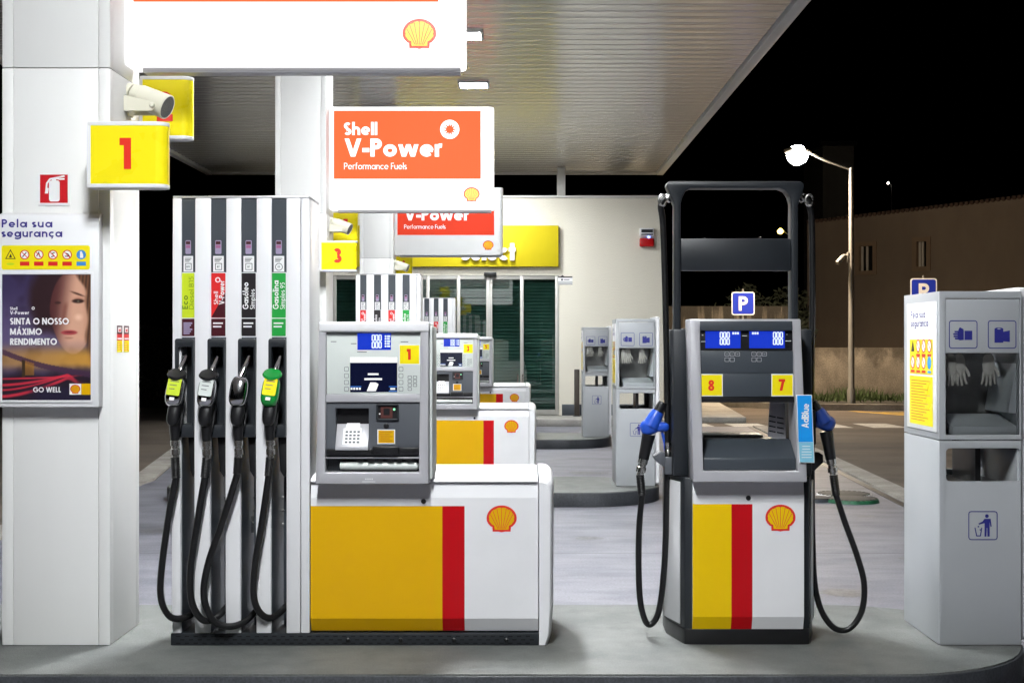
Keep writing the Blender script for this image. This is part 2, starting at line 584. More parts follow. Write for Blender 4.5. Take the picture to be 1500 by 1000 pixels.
ARCHM = mat('arch_paint', (.013, .016, .020), .42, var=.06, scale=4)
GREYP = mat('grey_plastic', (.085, .092, .105), .45, var=.05, scale=6)
BLACK = mat('black_plastic', (.007, .007, .008), .38, var=.1, scale=8)
RUBBER = mat('black_rubber', (.006, .006, .0065), .38, var=.15, scale=18, bump=.05)
LGREY = mat('light_grey_panel', (.62, .66, .63), .35, var=.02, scale=4)
BINGREY = mat('bin_grey', (.37, .385, .40), .36, var=.03, scale=3)
BINGREY2 = mat('bin_shelf_grey', (.74, .77, .79), .4, var=.03, scale=3)
BLUE = mat('icon_blue', (.02, .022, .20), .45, var=0)
NAVY = mat('letter_navy', (.03, .02, .22), .45, var=0)
WFILM = mat('white_film', (.82, .82, .82), .4, var=0)
BFILM = mat('black_film', (.015, .012, .014), .35, var=0)
LIME = mat('lime_film', (.55, .68, .02), .35, var=0)
LIMED = mat('lime_letter', (.12, .24, .01), .4, var=0)
GREEN = mat('green_film', (.015, .33, .05), .35, var=0)
GREENP = mat('green_plastic', (.01, .25, .04), .25, var=.05)
VRED = mat('bright_red_film', (.68, .02, .02), .35, var=0)
MAROON = mat('maroon_film', (.06, .006, .012), .35, var=0)
LILAC = mat('lilac_film', (.33, .28, .42), .4, var=0)
ADB = mat('sky_blue_film', (.01, .30, .80), .35, var=0)
ADB2 = mat('pale_blue_film', (.22, .54, .70), .35, var=0)
NOZB = mat('blue_plastic', (.02, .09, .55), .32, var=.06)
CREAM = mat('cream_plastic', (.74, .72, .60), .4, var=.03)
GRILL = mat('grey_mesh', (.17, .17, .16), .6, var=.3, scale=160)
GLOW = mat('lit_white_face', (1, 1, 1), .3, emit=SIGN * 1.25, var=0)
GLOWO = mat('lit_orange_face', (1.0, .165, .045), .6, spec=.15, emit=SIGN * .94, var=0)
GLOWR = mat('lit_red_ink', (.90, .06, .01), .3, emit=SIGN, var=0)
GLOWY = mat('lit_yellow_ink', (1.0, .76, .05), .3, emit=SIGN, var=0)
ORANGE = mat('orange_red_film', (.60, .038, .012), .6, var=0, spec=.15)
SIGNW = mat('unlit_sign_white', (.60, .605, .60), .5, var=.02)
LCDB = mat('lcd_blue', (.012, .045, .60), .25, emit=.9, var=0)
LCDW = mat('lcd_digit', (.75, .85, 1.0), .3, emit=1.1, var=0)
LCDN = mat('screen_navy', (.008, .012, .06), .2, emit=.35, var=0)
LCDBAR = mat('screen_white', (1, 1, 1), .3, emit=1.0, var=0)
LCDC = mat('screen_cyan', (.05, .25, .9), .3, emit=.8, var=0)
CLEAR = glass_mat('clear_cover', (.92, .93, .93), .03, 1.35)
PANE = glass_mat('shop_glass', (.80, .90, .87), .012, 1.95)
LENS = mat('lamp_lens', (.955, .985, 1.0), .3, emit=LAMP, var=0)
BLUELED = mat('blue_led', (.2, .3, 1), .3, emit=6, var=0)
GREENLED = mat('green_led', (.3, 1, .5), .3, emit=1.5, var=0)

STAIN = patch_mat('oil_stain', (.075, .072, .08), (.10, .098, .11), (.05, .048, .052), 9, 3, .45)
CONCRETE = patch_mat('forecourt_concrete', (.128, .127, .152), (.178, .177, .203), (.09, .089, .104), 2.2, .9, .55, (.5, 1.2, 1), .3, 70)
ISLAND = patch_mat('island_concrete', (.094, .10, .096), (.142, .148, .14), (.064, .068, .066)  , 2.6, 1.3, .64, (1, 1, 1), .35, 90)
KERBD = patch_mat('kerb_paint', (.03, .033, .038), (.045, .049, .055), (.022, .024, .027), 3, 1.2, .55, (1, 1, 1), .3, 50)
ASPH = patch_mat('asphalt', (.095, .074, .056), (.14, .11, .084), (.06, .051, .043), .8, .25, .85, (.5, 1, 1), .6, 150)
EARTH = patch_mat('earth', (.03, .028, .022), (.05, .045, .035), (.02, .018, .014), .8, .3, .95)
KERBL = patch_mat('kerb_concrete', (.27, .25, .22), (.36, .34, .30), (.18, .165, .15), 2.4, .9, .8)
PAVE = patch_mat('pavement_concrete', (.30, .29, .27), (.40, .385, .35), (.22, .21, .19), 1.5, .6, .75)
LINEW = patch_mat('road_paint', (.50, .48, .44), (.62, .60, .55), (.22, .20, .18), 3, 5, .7)
LINEY = patch_mat('yellow_road_paint', (.45, .28, .03), (.55, .35, .04), (.20, .14, .05), 3, 4, .7)
SHOPW = patch_mat('shop_render', (.74, .70, .60), (.78, .745, .64), (.69, .65, .55), .7, .25, .7, (1, 1, .35), .12, 90)
SHUT = mat('shutter_green', (.10, .21, .18), .38, metal=.3, var=.12, scale=3)
OLDWALL = patch_mat('stained_wall', (.17, .145, .115), (.24, .205, .16), (.095, .08, .06), 2.4, .5, .9, (1, 1, .6), .5, 25, streak=((.075, .062, .046), (1.5, 1.5, 1.1), 1.5, .45, .75, (.9, 1.72, .30)))
OLDWALL2 = patch_mat('stained_wall_high', (.12, .10, .075), (.17, .145, .11), (.07, .06, .045), 1.2, .5, .9, (1, 1, .6), .5, 25, streak=((.03, .025, .018), (3.2, 3.2, .30), 1.1, .50, .66, (1.2, 3.2, .25)))
HOUSE = patch_mat('house_render', (.165, .125, .094), (.19, .145, .108), (.145, .11, .082), .6, .2, .9, (1, 1, .5))
ROOFT = patch_mat('roof_tile', (.06, .035, .025), (.08, .045, .03), (.04, .028, .02), 3, 1, .85)
STONE = mat('window_stone', (.19, .13, .085), .8)
LEAF = mat('leaf_green', (.05, .08, .022), .7, var=.5, scale=14)
LEAFD = mat('leaf_dark', (.016, .021, .009), .75, var=.5, scale=9)
POLE = mat('galvanised_pole', (.30, .29, .27), .45, metal=.5, var=.06)
PSIGN = mat('parking_blue', (.018, .04, .46), .4, var=0)


def ceiling_mat():
    m = mat('ceiling_metal', (.90, .88, .83), .20, metal=.25, var=0, coat=.5, spec=.7)
    m.node_tree.nodes['Principled BSDF'].inputs['Coat Roughness'].default_value = .10
    return m


CEIL = ceiling_mat()

# ------------------------------------------------------------------ ground and roads
STRUCT = 'structure'


def sheet(name, pts, z, m):
    mb = MB()
    mb.poly(plane((0, 0, z), (1, 0, 0), (0, 1, 0)), pts)
    return tag(mb.build(name, m, smooth=False), kind=STRUCT)


def rectpts(x0, x1, y0, y1):
    return [(x0, y0), (x1, y0), (x1, y1), (x0, y1)]


sheet('ground', rectpts(-500, 500, -60, 900), -.02, EARTH)
sheet('road', rectpts(-60, 60, -30, 36.2), -.008, ASPH)
sheet('forecourt', [(-4.3, -6), (4.08, -6), (4.08, 14), (4.42, 21), (4.75, 27.9), (-6.2, 27.9), (-4.55, 17)], 0.0, CONCRETE)
mb = MB()
edge = [(4.08, -6), (4.08, 14), (4.42, 21), (4.75, 27.9)]
for (a, b), (c, d) in list(zip(edge, edge[1:])) + [((-4.62, -6), (-4.87, 17)), ((-4.87, 17), (-6.52, 27.9))]:
    mb.prism([(a + .012, b), (a + .30, b), (c + .30, d), (c + .012, d)], 'z', -.01, .022)
tag(mb.build('kerb_strip', KERBL), kind=STRUCT)
mb = MB()
for (a, b), (c, d) in zip(edge, edge[1:]):
    mb.prism([(a - .10, b), (a - .02, b), (c - .02, d), (c - .10, d)], 'z', -.01, .004)
tag(mb.build('drain_channel', BLACK), kind=STRUCT)

mb = MB()
fg = plane((0, 0, .0012), (1, 0, 0), (0, 1, 0))
for y in (3.2, 11.05, 18.9, 26.2):
    mb.poly(fg, rectpts(-4.3, 4.0, y, y + .012))
tag(mb.build('concrete_joint', mat('joint_filler', (.04, .04, .042), .8)), kind=STRUCT)
mb = MB()
for (cx, cy, r_) in ((-.1, 10.4, .16), (.6, 11.9, .1), (2.2, 9.3, .13), (2.0, 12.6, .2), (3.1, 10.8, .09), (-3.2, 12.4, .2), (.9, 17.9, .2), (2.7, 18.5, .25), (1.3, 9.0, .06), (3.4, 13.4, .07)):
    pts_ = []
    for k in range(22):
        a = 2 * math.pi * k / 22
        q = r_ * (1 + .45 * mnoise.noise((cx * 3 + math.cos(a) * 1.3, cy * 3 + math.sin(a) * 1.3, 0)))
        pts_.append((cx + q * 1.3 * math.cos(a), cy + q * math.sin(a)))
    mb.poly(fg, pts_, 0, .001)
tag(mb.build('oil_stain', STAIN, smooth=False), kind=STRUCT)


def island(name, xc0, xc1, y0, y1):
    r = (y1 - y0) / 2
    yc = (y0 + y1) / 2
    n = 24
    out = lambda e: [(xc1 + (r - e) * math.cos(R(a)), yc + (r - e) * math.sin(R(a))) for a in [-90 + 180 * k / n for k in range(n + 1)]] + \
                    [(xc0 + (r - e) * math.cos(R(a)), yc + (r - e) * math.sin(R(a))) for a in [90 + 180 * k / n for k in range(n + 1)]]
    k = MB()
    k.prism(out(.012), 'z', .14, .15)
    k2 = MB()
    k2.prism(out(0), 'z', -.005, .141, bev=.004)
    b = tag(k.build(name, ISLAND), kind=STRUCT)
    c = k2.build('kerb', KERBD, b)
    return b


island('pump_island', -3.0, 1.76, 6.38, 8.10)
island('pump_island', -3.0, .66, 14.16, 15.90)
island('pump_island', -3.0, .66, 21.96, 23.70)
tag(MB().box(-6.7, 3.0, 27.9, 29.42, -.01, .15, .02).build('shop_pavement', PAVE), kind=STRUCT)
tag(MB().prism([(3.0, 29.5), (4.85, 29.2), (5.5, 38.6), (3.0, 38.6)], 'z', -.01, .12, bev=.015).build('side_pavement', PAVE), kind=STRUCT)
mb = MB()
f0 = plane((0, 0, -.004), (1, 0, 0), (0, 1, 0))
for k in range(9):
    x = 3.3 + 1.12 * k
    mb.poly(f0, [(x + (.5 if k > 1 else 0), 27.6), (x + .72 + (.5 if k > 1 else 0), 27.6), (x + .64 + (.5 if k > 1 else 0), 29.05), (x - .08 + (.5 if k > 1 else 0), 29.05)])
tag(mb.build('crossing_marking', LINEW, smooth=False), kind=STRUCT)
mb = MB()
mb.poly(f0, [(8.25, 34.4), (8.5, 34.4), (10.1, 30.6), (9.8, 30.6)])
for k in range(5):
    y = 33.8 - k * .75
    mb.poly(f0, [(8.75 + k * .3, y), (12.5, y), (12.5, y - .4), (8.95 + k * .3, y - .4)])
tag(mb.build('yellow_marking', LINEY, smooth=False), kind=STRUCT)
mb = MB()
kp = [(5.6, 38.0), (6.1, 36.1), (7.2, 35.1), (8.6, 34.75), (12, 34.6), (30, 34.6)]
kc = [tuple(v) for v in [(p.x, p.y) for p in crom([(x, y, 0) for x, y in kp], 6)]]
for (a, b), (c, d) in zip(kc, kc[1:]):
    t = Vector((c - a, d - b)).normalized()
    nx, ny = -t.y * .22, t.x * .22
    mb.prism([(a, b), (c, d), (c + nx, d + ny), (a + nx, b + ny)], 'z', -.02, .15)
tag(mb.build('road_kerb', KERBL), kind=STRUCT)
sheet('verge', [(a, b + .1) for a, b in kc] + [(30, 39.2), (5.6, 39.2)], .12, EARTH)

# grass at the foot of the old wall
mb = MB()
bm = mb.bm
for _ in range(5200):
    x = random.uniform(6.6, 24)
    y = 38.9 - abs(random.gauss(0, .9))
    if y < 35.4:
        continue
    h = random.uniform(.08, .34) * (1.25 if mnoise.noise((x * .8, y, 0)) > .1 else .7)
    a = random.uniform(0, 6.28)
    dx, dy = .02 * math.cos(a), .02 * math.sin(a)
    lx, ly = random.gauss(0, .09), random.gauss(0, .07)
    v = [bm.verts.new(p) for p in ((x - dx, y - dy, .12), (x + dx, y + dy, .12), (x + lx * .5 + dx * .6, y + ly * .5, .12 + h * .6), (x + lx, y + ly, .12 + h))]
    bm.faces.new((v[0], v[1], v[2]))
    bm.faces.new((v[0], v[2], v[3]))
tag(mb.build('grass', LEAF, smooth=False), 'dry green grass growing along the foot of the stained wall', 'grass', kind='stuff')


def bush(name, label, cat, c, rx, ry, rz, n, m, leaf=.09, group=None):
    root = thing(name, label, cat, (c[0], c[1], .0), group)
    mb = MB()
    cl = [(random.uniform(-1, 1) * rx * .7, random.uniform(-1, 1) * ry * .7, rz * random.uniform(.35, 1.6), random.uniform(.35, .6)) for _ in range(16)]
    for _ in range(n):
        k = random.choice(cl)
        d = Vector((random.gauss(0, 1), random.gauss(0, 1), random.gauss(0, 1))).normalized() * random.uniform(.5, 1) * k[3]
        p = Vector((k[0] + d.x * rx * .8, k[1] + d.y * ry * .8, max(.05, k[2] + d.z * rz * .8)))
        u = Vector((random.gauss(0, 1), random.gauss(0, 1), random.gauss(0, 1))).normalized() * leaf * random.uniform(.6, 1.3)
        w = u.orthogonal().normalized() * leaf * .45
        v = [mb.bm.verts.new(q) for q in (p - u, p - w, p + u, p + w)]
        mb.bm.faces.new(v)
    mb.build('foliage', m, root, smooth=False)
    st = MB()
    for k in cl[:7]:
        st.tube([(k[0] * .2, k[1] * .2, -.05), (k[0] * .5, k[1] * .5, k[2] * .5), (k[0], k[1], k[2])], .03, n=6, spline=3)
    st.build('stem', mat('bark', (.06, .045, .03), .9), root)
    return root


# ------------------------------------------------------------------ canopy, columns, lights
CAN_Z, CX0, CX1, CY0, CY1 = 5.60, -7.02, 3.10, -5.0, 31.0
canopy = thing('canopy', 'wide station canopy with ribbed reflective metal ceiling over all the pumps', 'canopy', (-2, 13, CAN_Z))
mb = MB()
bm = mb.bm
pitch = .30
prev = None
npan = int((CY1 - CY0) / pitch)
for i in range(npan):
    y0 = CY0 + i * pitch
    prof = [(0, .035), (.010, .006), (.026, 0), (.08, .006), (.15, .009), (.22, .006), (.272, 0), (.288, .006)]
    if i == npan - 1:
        prof += [(.30, .035)]
    for dy, dz in prof:
        a = bm.verts.new((CX0 + 2, y0 + dy - 13, dz))
        b = bm.verts.new((CX1 + 2, y0 + dy - 13, dz))
        if prev:
            bm.faces.new((prev[0], a, b, prev[1]))
        prev = (a, b)
mb.build('ceiling', CEIL, canopy)
mb = MB()
mb.box(CX1 + 2.02, CX1 + 2.17, CY0 - 13, CY1 - 13 + .17, -.05, .75, .01)
mb.box(CX0 + 2 - .17, CX0 + 2 - .02, CY0 - 13, CY1 - 13 + .17, -.05, .75, .01)
mb.box(CX0 + 2 - .015, CX1 + 2.015, CY1 - 13 + .02, CY1 - 13 + .168, -.045, .748, .01)
mb.box(CX0 + 2 - .015, CX1 + 2.015, CY0 - 13 - .17, CY0 - 13 - .02, -.045, .748, .01)
mb.build('fascia', WHITE_M, canopy)
MB().box(CX0 + 2, CX1 + 2, CY0 - 13, CY1 - 13, .40, .46).build('roof_deck', WHITE_M, canopy)

lamp0 = None
k = 0
for X_ in (-.70,):
    for Y_ in (1.7, 2.5, 3.3, 8.9, 9.6, 10.3, 11.0, 17.2, 20.5, 25.2, 27.4):  # unseen part of the row holds extra lamps, added to brighten pumps and shop
        if lamp0 is None:
            t = lamp0 = thing('ceiling_light', '', 'ceiling light', (X_, Y_, CAN_Z), 'lights set in the canopy ceiling')
            MB().ring(rrect(-.235, .235, -.235, .235, .03), rrect(-.2, .2, -.2, .2, .02), 'z', -.028, .02, bev=.004).build('housing', WHITE_M, t)
            MB().box(-.199, .199, -.199, .199, -.02, -.008).build('lens', LENS, t)
        else:
            t = copy_tree(lamp0)
        t.location = (X_ - (.12 if Y_ > 21 else 0), Y_, CAN_Z)
        if X_ > -1 and Y_ == 17.2:
            t['label'] = 'white square ceiling light just right of the big lit sign in the foreground'
        elif X_ > -1 and Y_ == 20.5:
            t['label'] = 'white square ceiling light above the orange lit sign, between it and the foreground sign'
        else:
            t['label'] = 'white square canopy light out of sight, in a row filled up with lamps added for brightness'

COLX0, COLX1, COLD = -2.663, -2.108, .535


def column(Y0, label):
    t = thing('canopy_column', label, 'column', ((COLX0 + COLX1) / 2, Y0 + COLD / 2, .15), 'white clad columns carrying the canopy')
    hw, hd = (COLX1 - COLX0) / 2, COLD / 2
    zs = [0, 2.965, CAN_Z - .15 - .003]
    for z0, z1 in zip(zs, zs[1:]):
        mb = MB()
        g = .0022
        # corner pieces and centre panels with fine joints between them
        c = .058
        for s in (-1, 1):
            for q in (-1, 1):
                xs = sorted((s * hw, s * (hw - c)))
                ys = sorted((q * hd, q * (hd - c)))
                mb.box(xs[0], xs[1], ys[0], ys[1], z0 + g, z1 - g, .003)
        mb.box(-hw + c + g, hw - c - g, -hd + .0005, -hd + .02, z0 + g, z1 - g, .002)
        mb.box(-hw + c + g, hw - c - g, hd - .02, hd - .0005, z0 + g, z1 - g, .002)
        mb.box(-hw + .0005, -hw + .02, -hd + c, hd - c, z0 + g, z1 - g, .002)
        mb.box(hw - .02, hw - .0005, -hd + c, hd - c, z0 + g, z1 - g, .002)
        mb.build('cladding', CLAD, t)
    MB().box(-hw + .03, hw - .03, -hd + .03, hd - .03, 0, CAN_Z - .16).build('core', DARK, t)
    return t


column(7.0, 'nearest white clad column at the left edge, carrying the safety poster')
column(14.8, 'second white clad column, rising behind the orange lit sign and the near pump')
column(22.6, 'farthest white clad column, mostly hidden behind the two orange signs')

SP = 7.8  # distance from one island to the next


def big_sign(i, lit, label):
    """A projecting fuel sign fixed to the right side of a column."""
    Yf = 7.25 + SP * i
    s = F / 7.25
    x0, x1 = (183 - CX) / s, (682 - CX) / s
    z1 = CZ + (CY + 234) / s if False else 0
    zb = CZ - (96 - CY) / s
    H = 1.135
    t = thing('fuel_sign', label, 'sign', (x0, Yf, zb), 'projecting fuel signs on the columns')
    w = x1 - x0
    d = .20
    body = rrect(0, w, 0, H, .025, 3)
    # plan: rounded at the free end
    plan = [(0, 0), (w - .06, 0)] + arc(w - .06, .06, .06, .06, -90, 0, 5) + arc(w - .06, d - .06, .06, .06, 0, 90, 5) + [(0, d)]
    mb = MB()
    mb.prism(plan, 'z', 0, H, bev=.012)
    mb.build('sign_box', GLOW if lit else SIGNW, t)
    MB().box(.08, w - .03, .05, .15, -.028, -.001, .004).build('bottom_rail', SILVER, t)
    MB().box(-.028, -.001, .02, .18, .1, H - .1, .003).build('mounting_plate', WHITE_M, t)
    f = plane((0, 0, 0))
    bx0, bx1, bz0, bz1 = .045, w - .145, .338, H - .045
    MB().rect(f, bx0, bx1, bz0, bz1, lift=.0015).build('colour_field', GLOWO if lit else ORANGE, t, smooth=False)
    mb = MB()
    q = 1995 / (7.25 + SP) / 1000.0   # photo pixels of the second sign to metres
    ppm = 1995 / (7.25 + SP)
    U = lambda px: (px - 488) / ppm * (w / (236 / ppm))
    V = lambda py: (310 - py) / ppm * (w / (236 / ppm))
    mb.text(f, 'Shell', U(508.5), V(203.2), V(185) - V(203.2), .215, lift=.003, track=.055, sx=1.06)
    mb.text(f, 'V-Power', U(509), V(234.2), V(208) - V(234.2), .235, lift=.003, track=.03, sx=1.155)
    mb.text(f, 'Performance Fuels', U(508.5), V(252.4), V(243) - V(252.4), .115, lift=.003, track=.085, sx=.93)
    mb.build('lettering', GLOW if lit else WFILM, t, smooth=False)
    mb = MB()
    mb.disc(f, U(660.5), V(195), U(13.8) - U(0), 0, .003, 28)
    n = 11
    star = []
    rr = U(10.5) - U(0)
    for k in range(n):
        a = 2 * math.pi * k / n
        star += [(U(660.5) + rr * math.cos(a) * 1.0, V(195) + rr * math.sin(a) * 1.0), (U(660.5) + rr * .46 * math.cos(a + .26), V(195) + rr * .46 * math.sin(a + .26))]
    mb.poly(f, star, 1, .0038)
    mb.build('round_mark', [GLOW, GLOWO] if lit else [WFILM, ORANGE], t, smooth=False)
    mb = MB()
    emblem(mb, f, U(692), V(288.3), V(0) - V(20.8), 0, 1, .002)
    mb.build('shell_emblem', [GLOWR, GLOWY] if lit else [ORANGE, YEL], t, smooth=False)
    return t


big_sign(0, True, 'huge lit white sign cut off by the top of the photo, above the near pump')
big_sign(1, True, 'bright lit orange and white fuel sign, nearest of the two hanging in mid picture')
big_sign(2, False, 'unlit orange and white fuel sign partly hidden behind the bright lit one')


def number_sign(num, x0, x1, z0, z1, Yf, label, rear=False):
    t = thing('number_sign', label, 'number sign', (x0, Yf, z0), 'yellow pump number signs')
    w, h, d = x1 - x0, z1 - z0, .11
    plan = lambda e: [(0, e), (w - d / 2, e)] + arc(w - d / 2, d / 2, d / 2 - e, d / 2 - e, -90, 90, 9) + [(0, d - e)]
    mb = MB()
    mb.prism(plan(0), 'z', h - .02, h, bev=.003)
    mb.prism(plan(0), 'z', 0, .02, bev=.003)
    mb.box(-.002, .016, -.0005, d + .0005, .0205, h - .0205)
    mb.build('rim', WHITE, t)
    mb = MB()
    mb.prism([(.016, .001)] + plan(.001)[1:-1] + [(.016, d - .001)], 'z', .0202, h - .0202)
    mb.build('sign_face', YELB, t)
    mb = MB()
    mb.text(plane((0, 0, 0)), num, w * .50, h * .28, h * .47, .235, lift=.001, align='c', sx=1.05)
    mb.build('numeral', REDN, t, smooth=False)
    mb = MB()
    mb.box(.02, .09, d + .001, d + .14, h * .4, h * .6, .004)
    mb.build('bracket', WHITE, t)
    return t


for i, (a, b) in enumerate((('1', '2'), ('3', '4'), ('5', '6'))):
    dy = SP * i
    if i < 2:
        number_sign(a, -2.136, -1.745, 2.468, 2.795, 6.72 + dy, ('yellow number 1 sign on the nearest column above the fire extinguisher sign', 'yellow number 3 sign beside the near pump tower, on the second column')[i])
    number_sign(b, -2.135, -1.845, 2.846, 3.20, 7.64 + dy, ('yellow number 2 sign half hidden behind the loudspeaker over the number 1 sign', 'yellow number 4 sign behind the loudspeaker above the number 3 sign', 'farthest yellow number sign, behind the loudspeaker below the unlit orange sign')[i])


def horn(i, label):
    t = thing('loudspeaker', label, 'loudspeaker', (COLX1, 7.36 + SP * i, 2.975), 'cream loudspeakers on the columns')
    t.scale = (.9, .9, .9)
    ax = Vector((.90, -.20, -.40)).normalized()
    c = Vector((.145, -.06, .03))
    mb = MB()
    mb.lathe(c - ax * .10, ax, [(.045, -.03), (.056, -.025), (.058, .0), (.060, .018), (.067, .025), (.074, .19), (.075, .21), (.070, .214), (.065, .209)], n=24)
    mb.lathe(c - ax * .10, ax, [(.0, -.075), (.046, -.07), (.051, -.06), (.051, -.035)], n=24)
    mb.build('body', CREAM, t)
    MB().lathe(c - ax * .10, ax, [(.0655, .200), (.0655, .2115), (.02, .216), (0, .2165)], n=24).build('grille', GRILL, t)
    mb = MB()
    mb.box(.001, .012, -.07, .03, -.06, .06, .003)
    mb.prism([(.01, -.045), (.17, -.045), (.19, -.02), (.19, .0), (.175, .01), (.01, .045)], 'y', -.147, -.141)
    mb.prism([(.01, -.045), (.17, -.045), (.19, -.02), (.19, .0), (.175, .01), (.01, .045)], 'y', .021, .027)
    mb.box(.004, .01, -.148, -.07, -.045, .045)
    mb.build('bracket', CREAM, t)
    MB().lathe((.172, -.147, -.012), (0, -1, 0), [(.016, -.01), (.016, .006), (.012, .012), (0, .014)], n=14).build('knob', CREAM, t)
    return t


for i, l in enumerate(('cream loudspeaker on the nearest column, above the number 1 sign', 'cream loudspeaker on the second column, above the number 3 sign', 'small cream loudspeaker on the far column below the unlit orange sign')):
    horn(i, l)

# ------------------------------------------------------------------ things fixed to the near column
s7 = 285.0
X7 = lambda px: (px - CX) / s7
Z7 = lambda py: CZ - (py - CY) / s7

t = thing('extinguisher_sign', 'small square red sign with a white fire extinguisher on the nearest column', 'sign', (X7(79.5), 7.0, Z7(277.5)))
MB().box(-.083, .083, -.005, -.001, -.083, .083).build('backing_plate', WFILM, t)
f = plane((0, -.0052, 0))
mb = MB()
mb.rect(f, -.071, .071, -.07, .075, 0, .0006)
mb.rect(f, -.025, .03, -.063, .045, 1, .0012, r=.012)
mb.rect(f, -.01, .012, .044, .056, 1, .0013)
mb.stroke(f, [(.055, .068), (.02, .06), (-.02, .052), (-.036, .03), (-.04, -.01), (-.042, -.022)], .009, 1, .0014)
mb.stroke(f, [(.0, .058), (.03, .052), (.055, .053)], .008, 1, .00145)
mb.poly(f, [(-.047, -.022), (-.03, -.022), (-.026, .005), (-.04, .01)], 1, .0015)
mb.build('pictogram', [mat('sign_red', (.55, .006, .012), .4, var=0), WFILM], t, smooth=False)


def poster_mat():
    m = bpy.data.materials.new('poster_print')
    m.use_nodes = True
    nt = m.node_tree
    a = nt.nodes.new('ShaderNodeAttribute')
    a.attribute_name = 'print'
    b = nt.nodes['Principled BSDF']
    b.inputs['Roughness'].default_value = .35
    b.inputs['Coat Weight'].default_value = .8
    b.inputs['Coat Roughness'].default_value = .04
    nt.links.new(a.outputs['Color'], b.inputs['Base Color'])
    return m


def ss(a, b, x):
    t = max(0, min(1, (x - a) / (b - a)))
    return t * t * (3 - 2 * t)


def lerp(a, b, t):
    return tuple(x + (y - x) * t for x, y in zip(a, b))


def poster_colour(u, v):
    """u from the left, v from the top: the printed picture, a woman's face over a night road."""
    n = mnoise.noise((u * 5, v * 6, 1.3)) * .5 + mnoise.noise((u * 12, v * 15, 4)) * .25
    c = lerp((58, 48, 82), (96, 84, 120), ss(0, .55, v + n * .12))
    c = lerp(c, (46, 34, 58), ss(.05, .45, n + .12) * .7)
    c = lerp(c, (206, 150, 60), ss(.52, .66, v) * (1 - ss(.70, .80, v)) * (.55 + .4 * u))
    c = lerp(c, (38, 28, 40), ss(.70, .84, v + n * .06))
    # overpass and its pillar
    dk = .615 + .20 * u + .02 * math.sin(u * 4)
    if abs(v - dk) < .022:
        c = lerp(c, (70, 45, 70), .85)
    if .22 < u < .26 and dk < v < .82:
        c = (60, 45, 30)
    if .26 <= u < .36 and dk < v < .80:
        c = lerp(c, (190, 130, 40), .5)
    # dark hair mass left of the face, face, hair on the right
    hx, hy = (u - .60) / .30, (v - .20) / .26
    c = lerp(c, (48, 30, 34), ss(1.25, .75, math.hypot(hx, hy) + n * .3))
    fx, fy = (u - .80) / .265, (v - .30) / .335
    fd = math.hypot(fx * (1.0 + .22 * max(0, fy)), fy)
    fm = ss(1.03, .96, fd)
    sk = lerp((214, 164, 138), (84, 46, 46), ss(.05, -.95, fx + fy * .25))
    sk = lerp(sk, (150, 96, 66), ss(.35, 1.0, fx) * .6)
    sk = lerp(sk, (236, 194, 168), ss(.45, 0, math.hypot((u - .86) / .16, (v - .34) / .10)))
    sk = lerp(sk, (150, 92, 74), ss(1.0, .2, math.hypot((u - .86) / .095, (v - .205) / .036)) * .6)
    sk = lerp(sk, (74, 44, 36), ss(1.0, .3, math.hypot((u - .85) / .11, (v - .155 - (u - .85) * .25) / .013)) * .9)
    sk = lerp(sk, (52, 32, 28), ss(1.15, .6, math.hypot((u - .855) / .075, (v - .212) / .019)))
    sk = lerp(sk, (88, 84, 70), ss(1.0, .6, math.hypot((u - .858) / .018, (v - .214) / .012)))
    sk = lerp(sk, (60, 38, 36), ss(1.0, .4, math.hypot((u - .625) / .05, (v - .225) / .016)) * .9)
    sk = lerp(sk, (128, 76, 66), ss(.05, .0, abs(u - .70 + (v - .3) * .22)) * ss(.2, .26, v) * (1 - ss(.36, .40, v)) * .7)
    sk = lerp(sk, (110, 62, 54), ss(1.0, .3, math.hypot((u - .72) / .055, (v - .383) / .013)) * .8)
    sk = lerp(sk, (178, 72, 76), ss(1.05, .7, math.hypot((u - .755) / .105, (v - .462) / .022)))
    sk = lerp(sk, (96, 34, 40), ss(1.0, .4, math.hypot((u - .755) / .10, (v - .460) / .005)))
    sk = lerp(sk, (150, 98, 80), ss(1.0, .4, math.hypot((u - .75) / .07, (v - .505) / .012)) * .5)
    c = lerp(c, sk, fm * (1 - .55 * ss(.50, .64, v)))
    hr = ss(.0, .05, u - (.93 - .12 * ss(.16, .0, v) + .015 * math.sin(v * 22)))
    c = lerp(c, lerp((122, 84, 60), (70, 44, 34), .5 + .5 * math.sin(u * 160 + v * 20)), hr * ss(.72, .5, v))
    # red light trails
    for k0, k1, wd in ((.88, -.13, .010), (.92, -.20, .007), (.97, -.24, .012), (.83, -.03, .006)):
        tr = k0 + k1 * u ** 1.6 + (.10 * ss(.72, .9, u) if k1 < -.1 else 0)
        c = lerp(c, (214, 52, 70), ss(wd * 1.6, wd * .4, abs(v - tr)) * ss(.95, .7, u) * .85)
    c = lerp(c, (36, 30, 52), ss(.86, .93, v) * ss(.25, .45, u))
    return tuple(max(0, min(255, x)) for x in c)


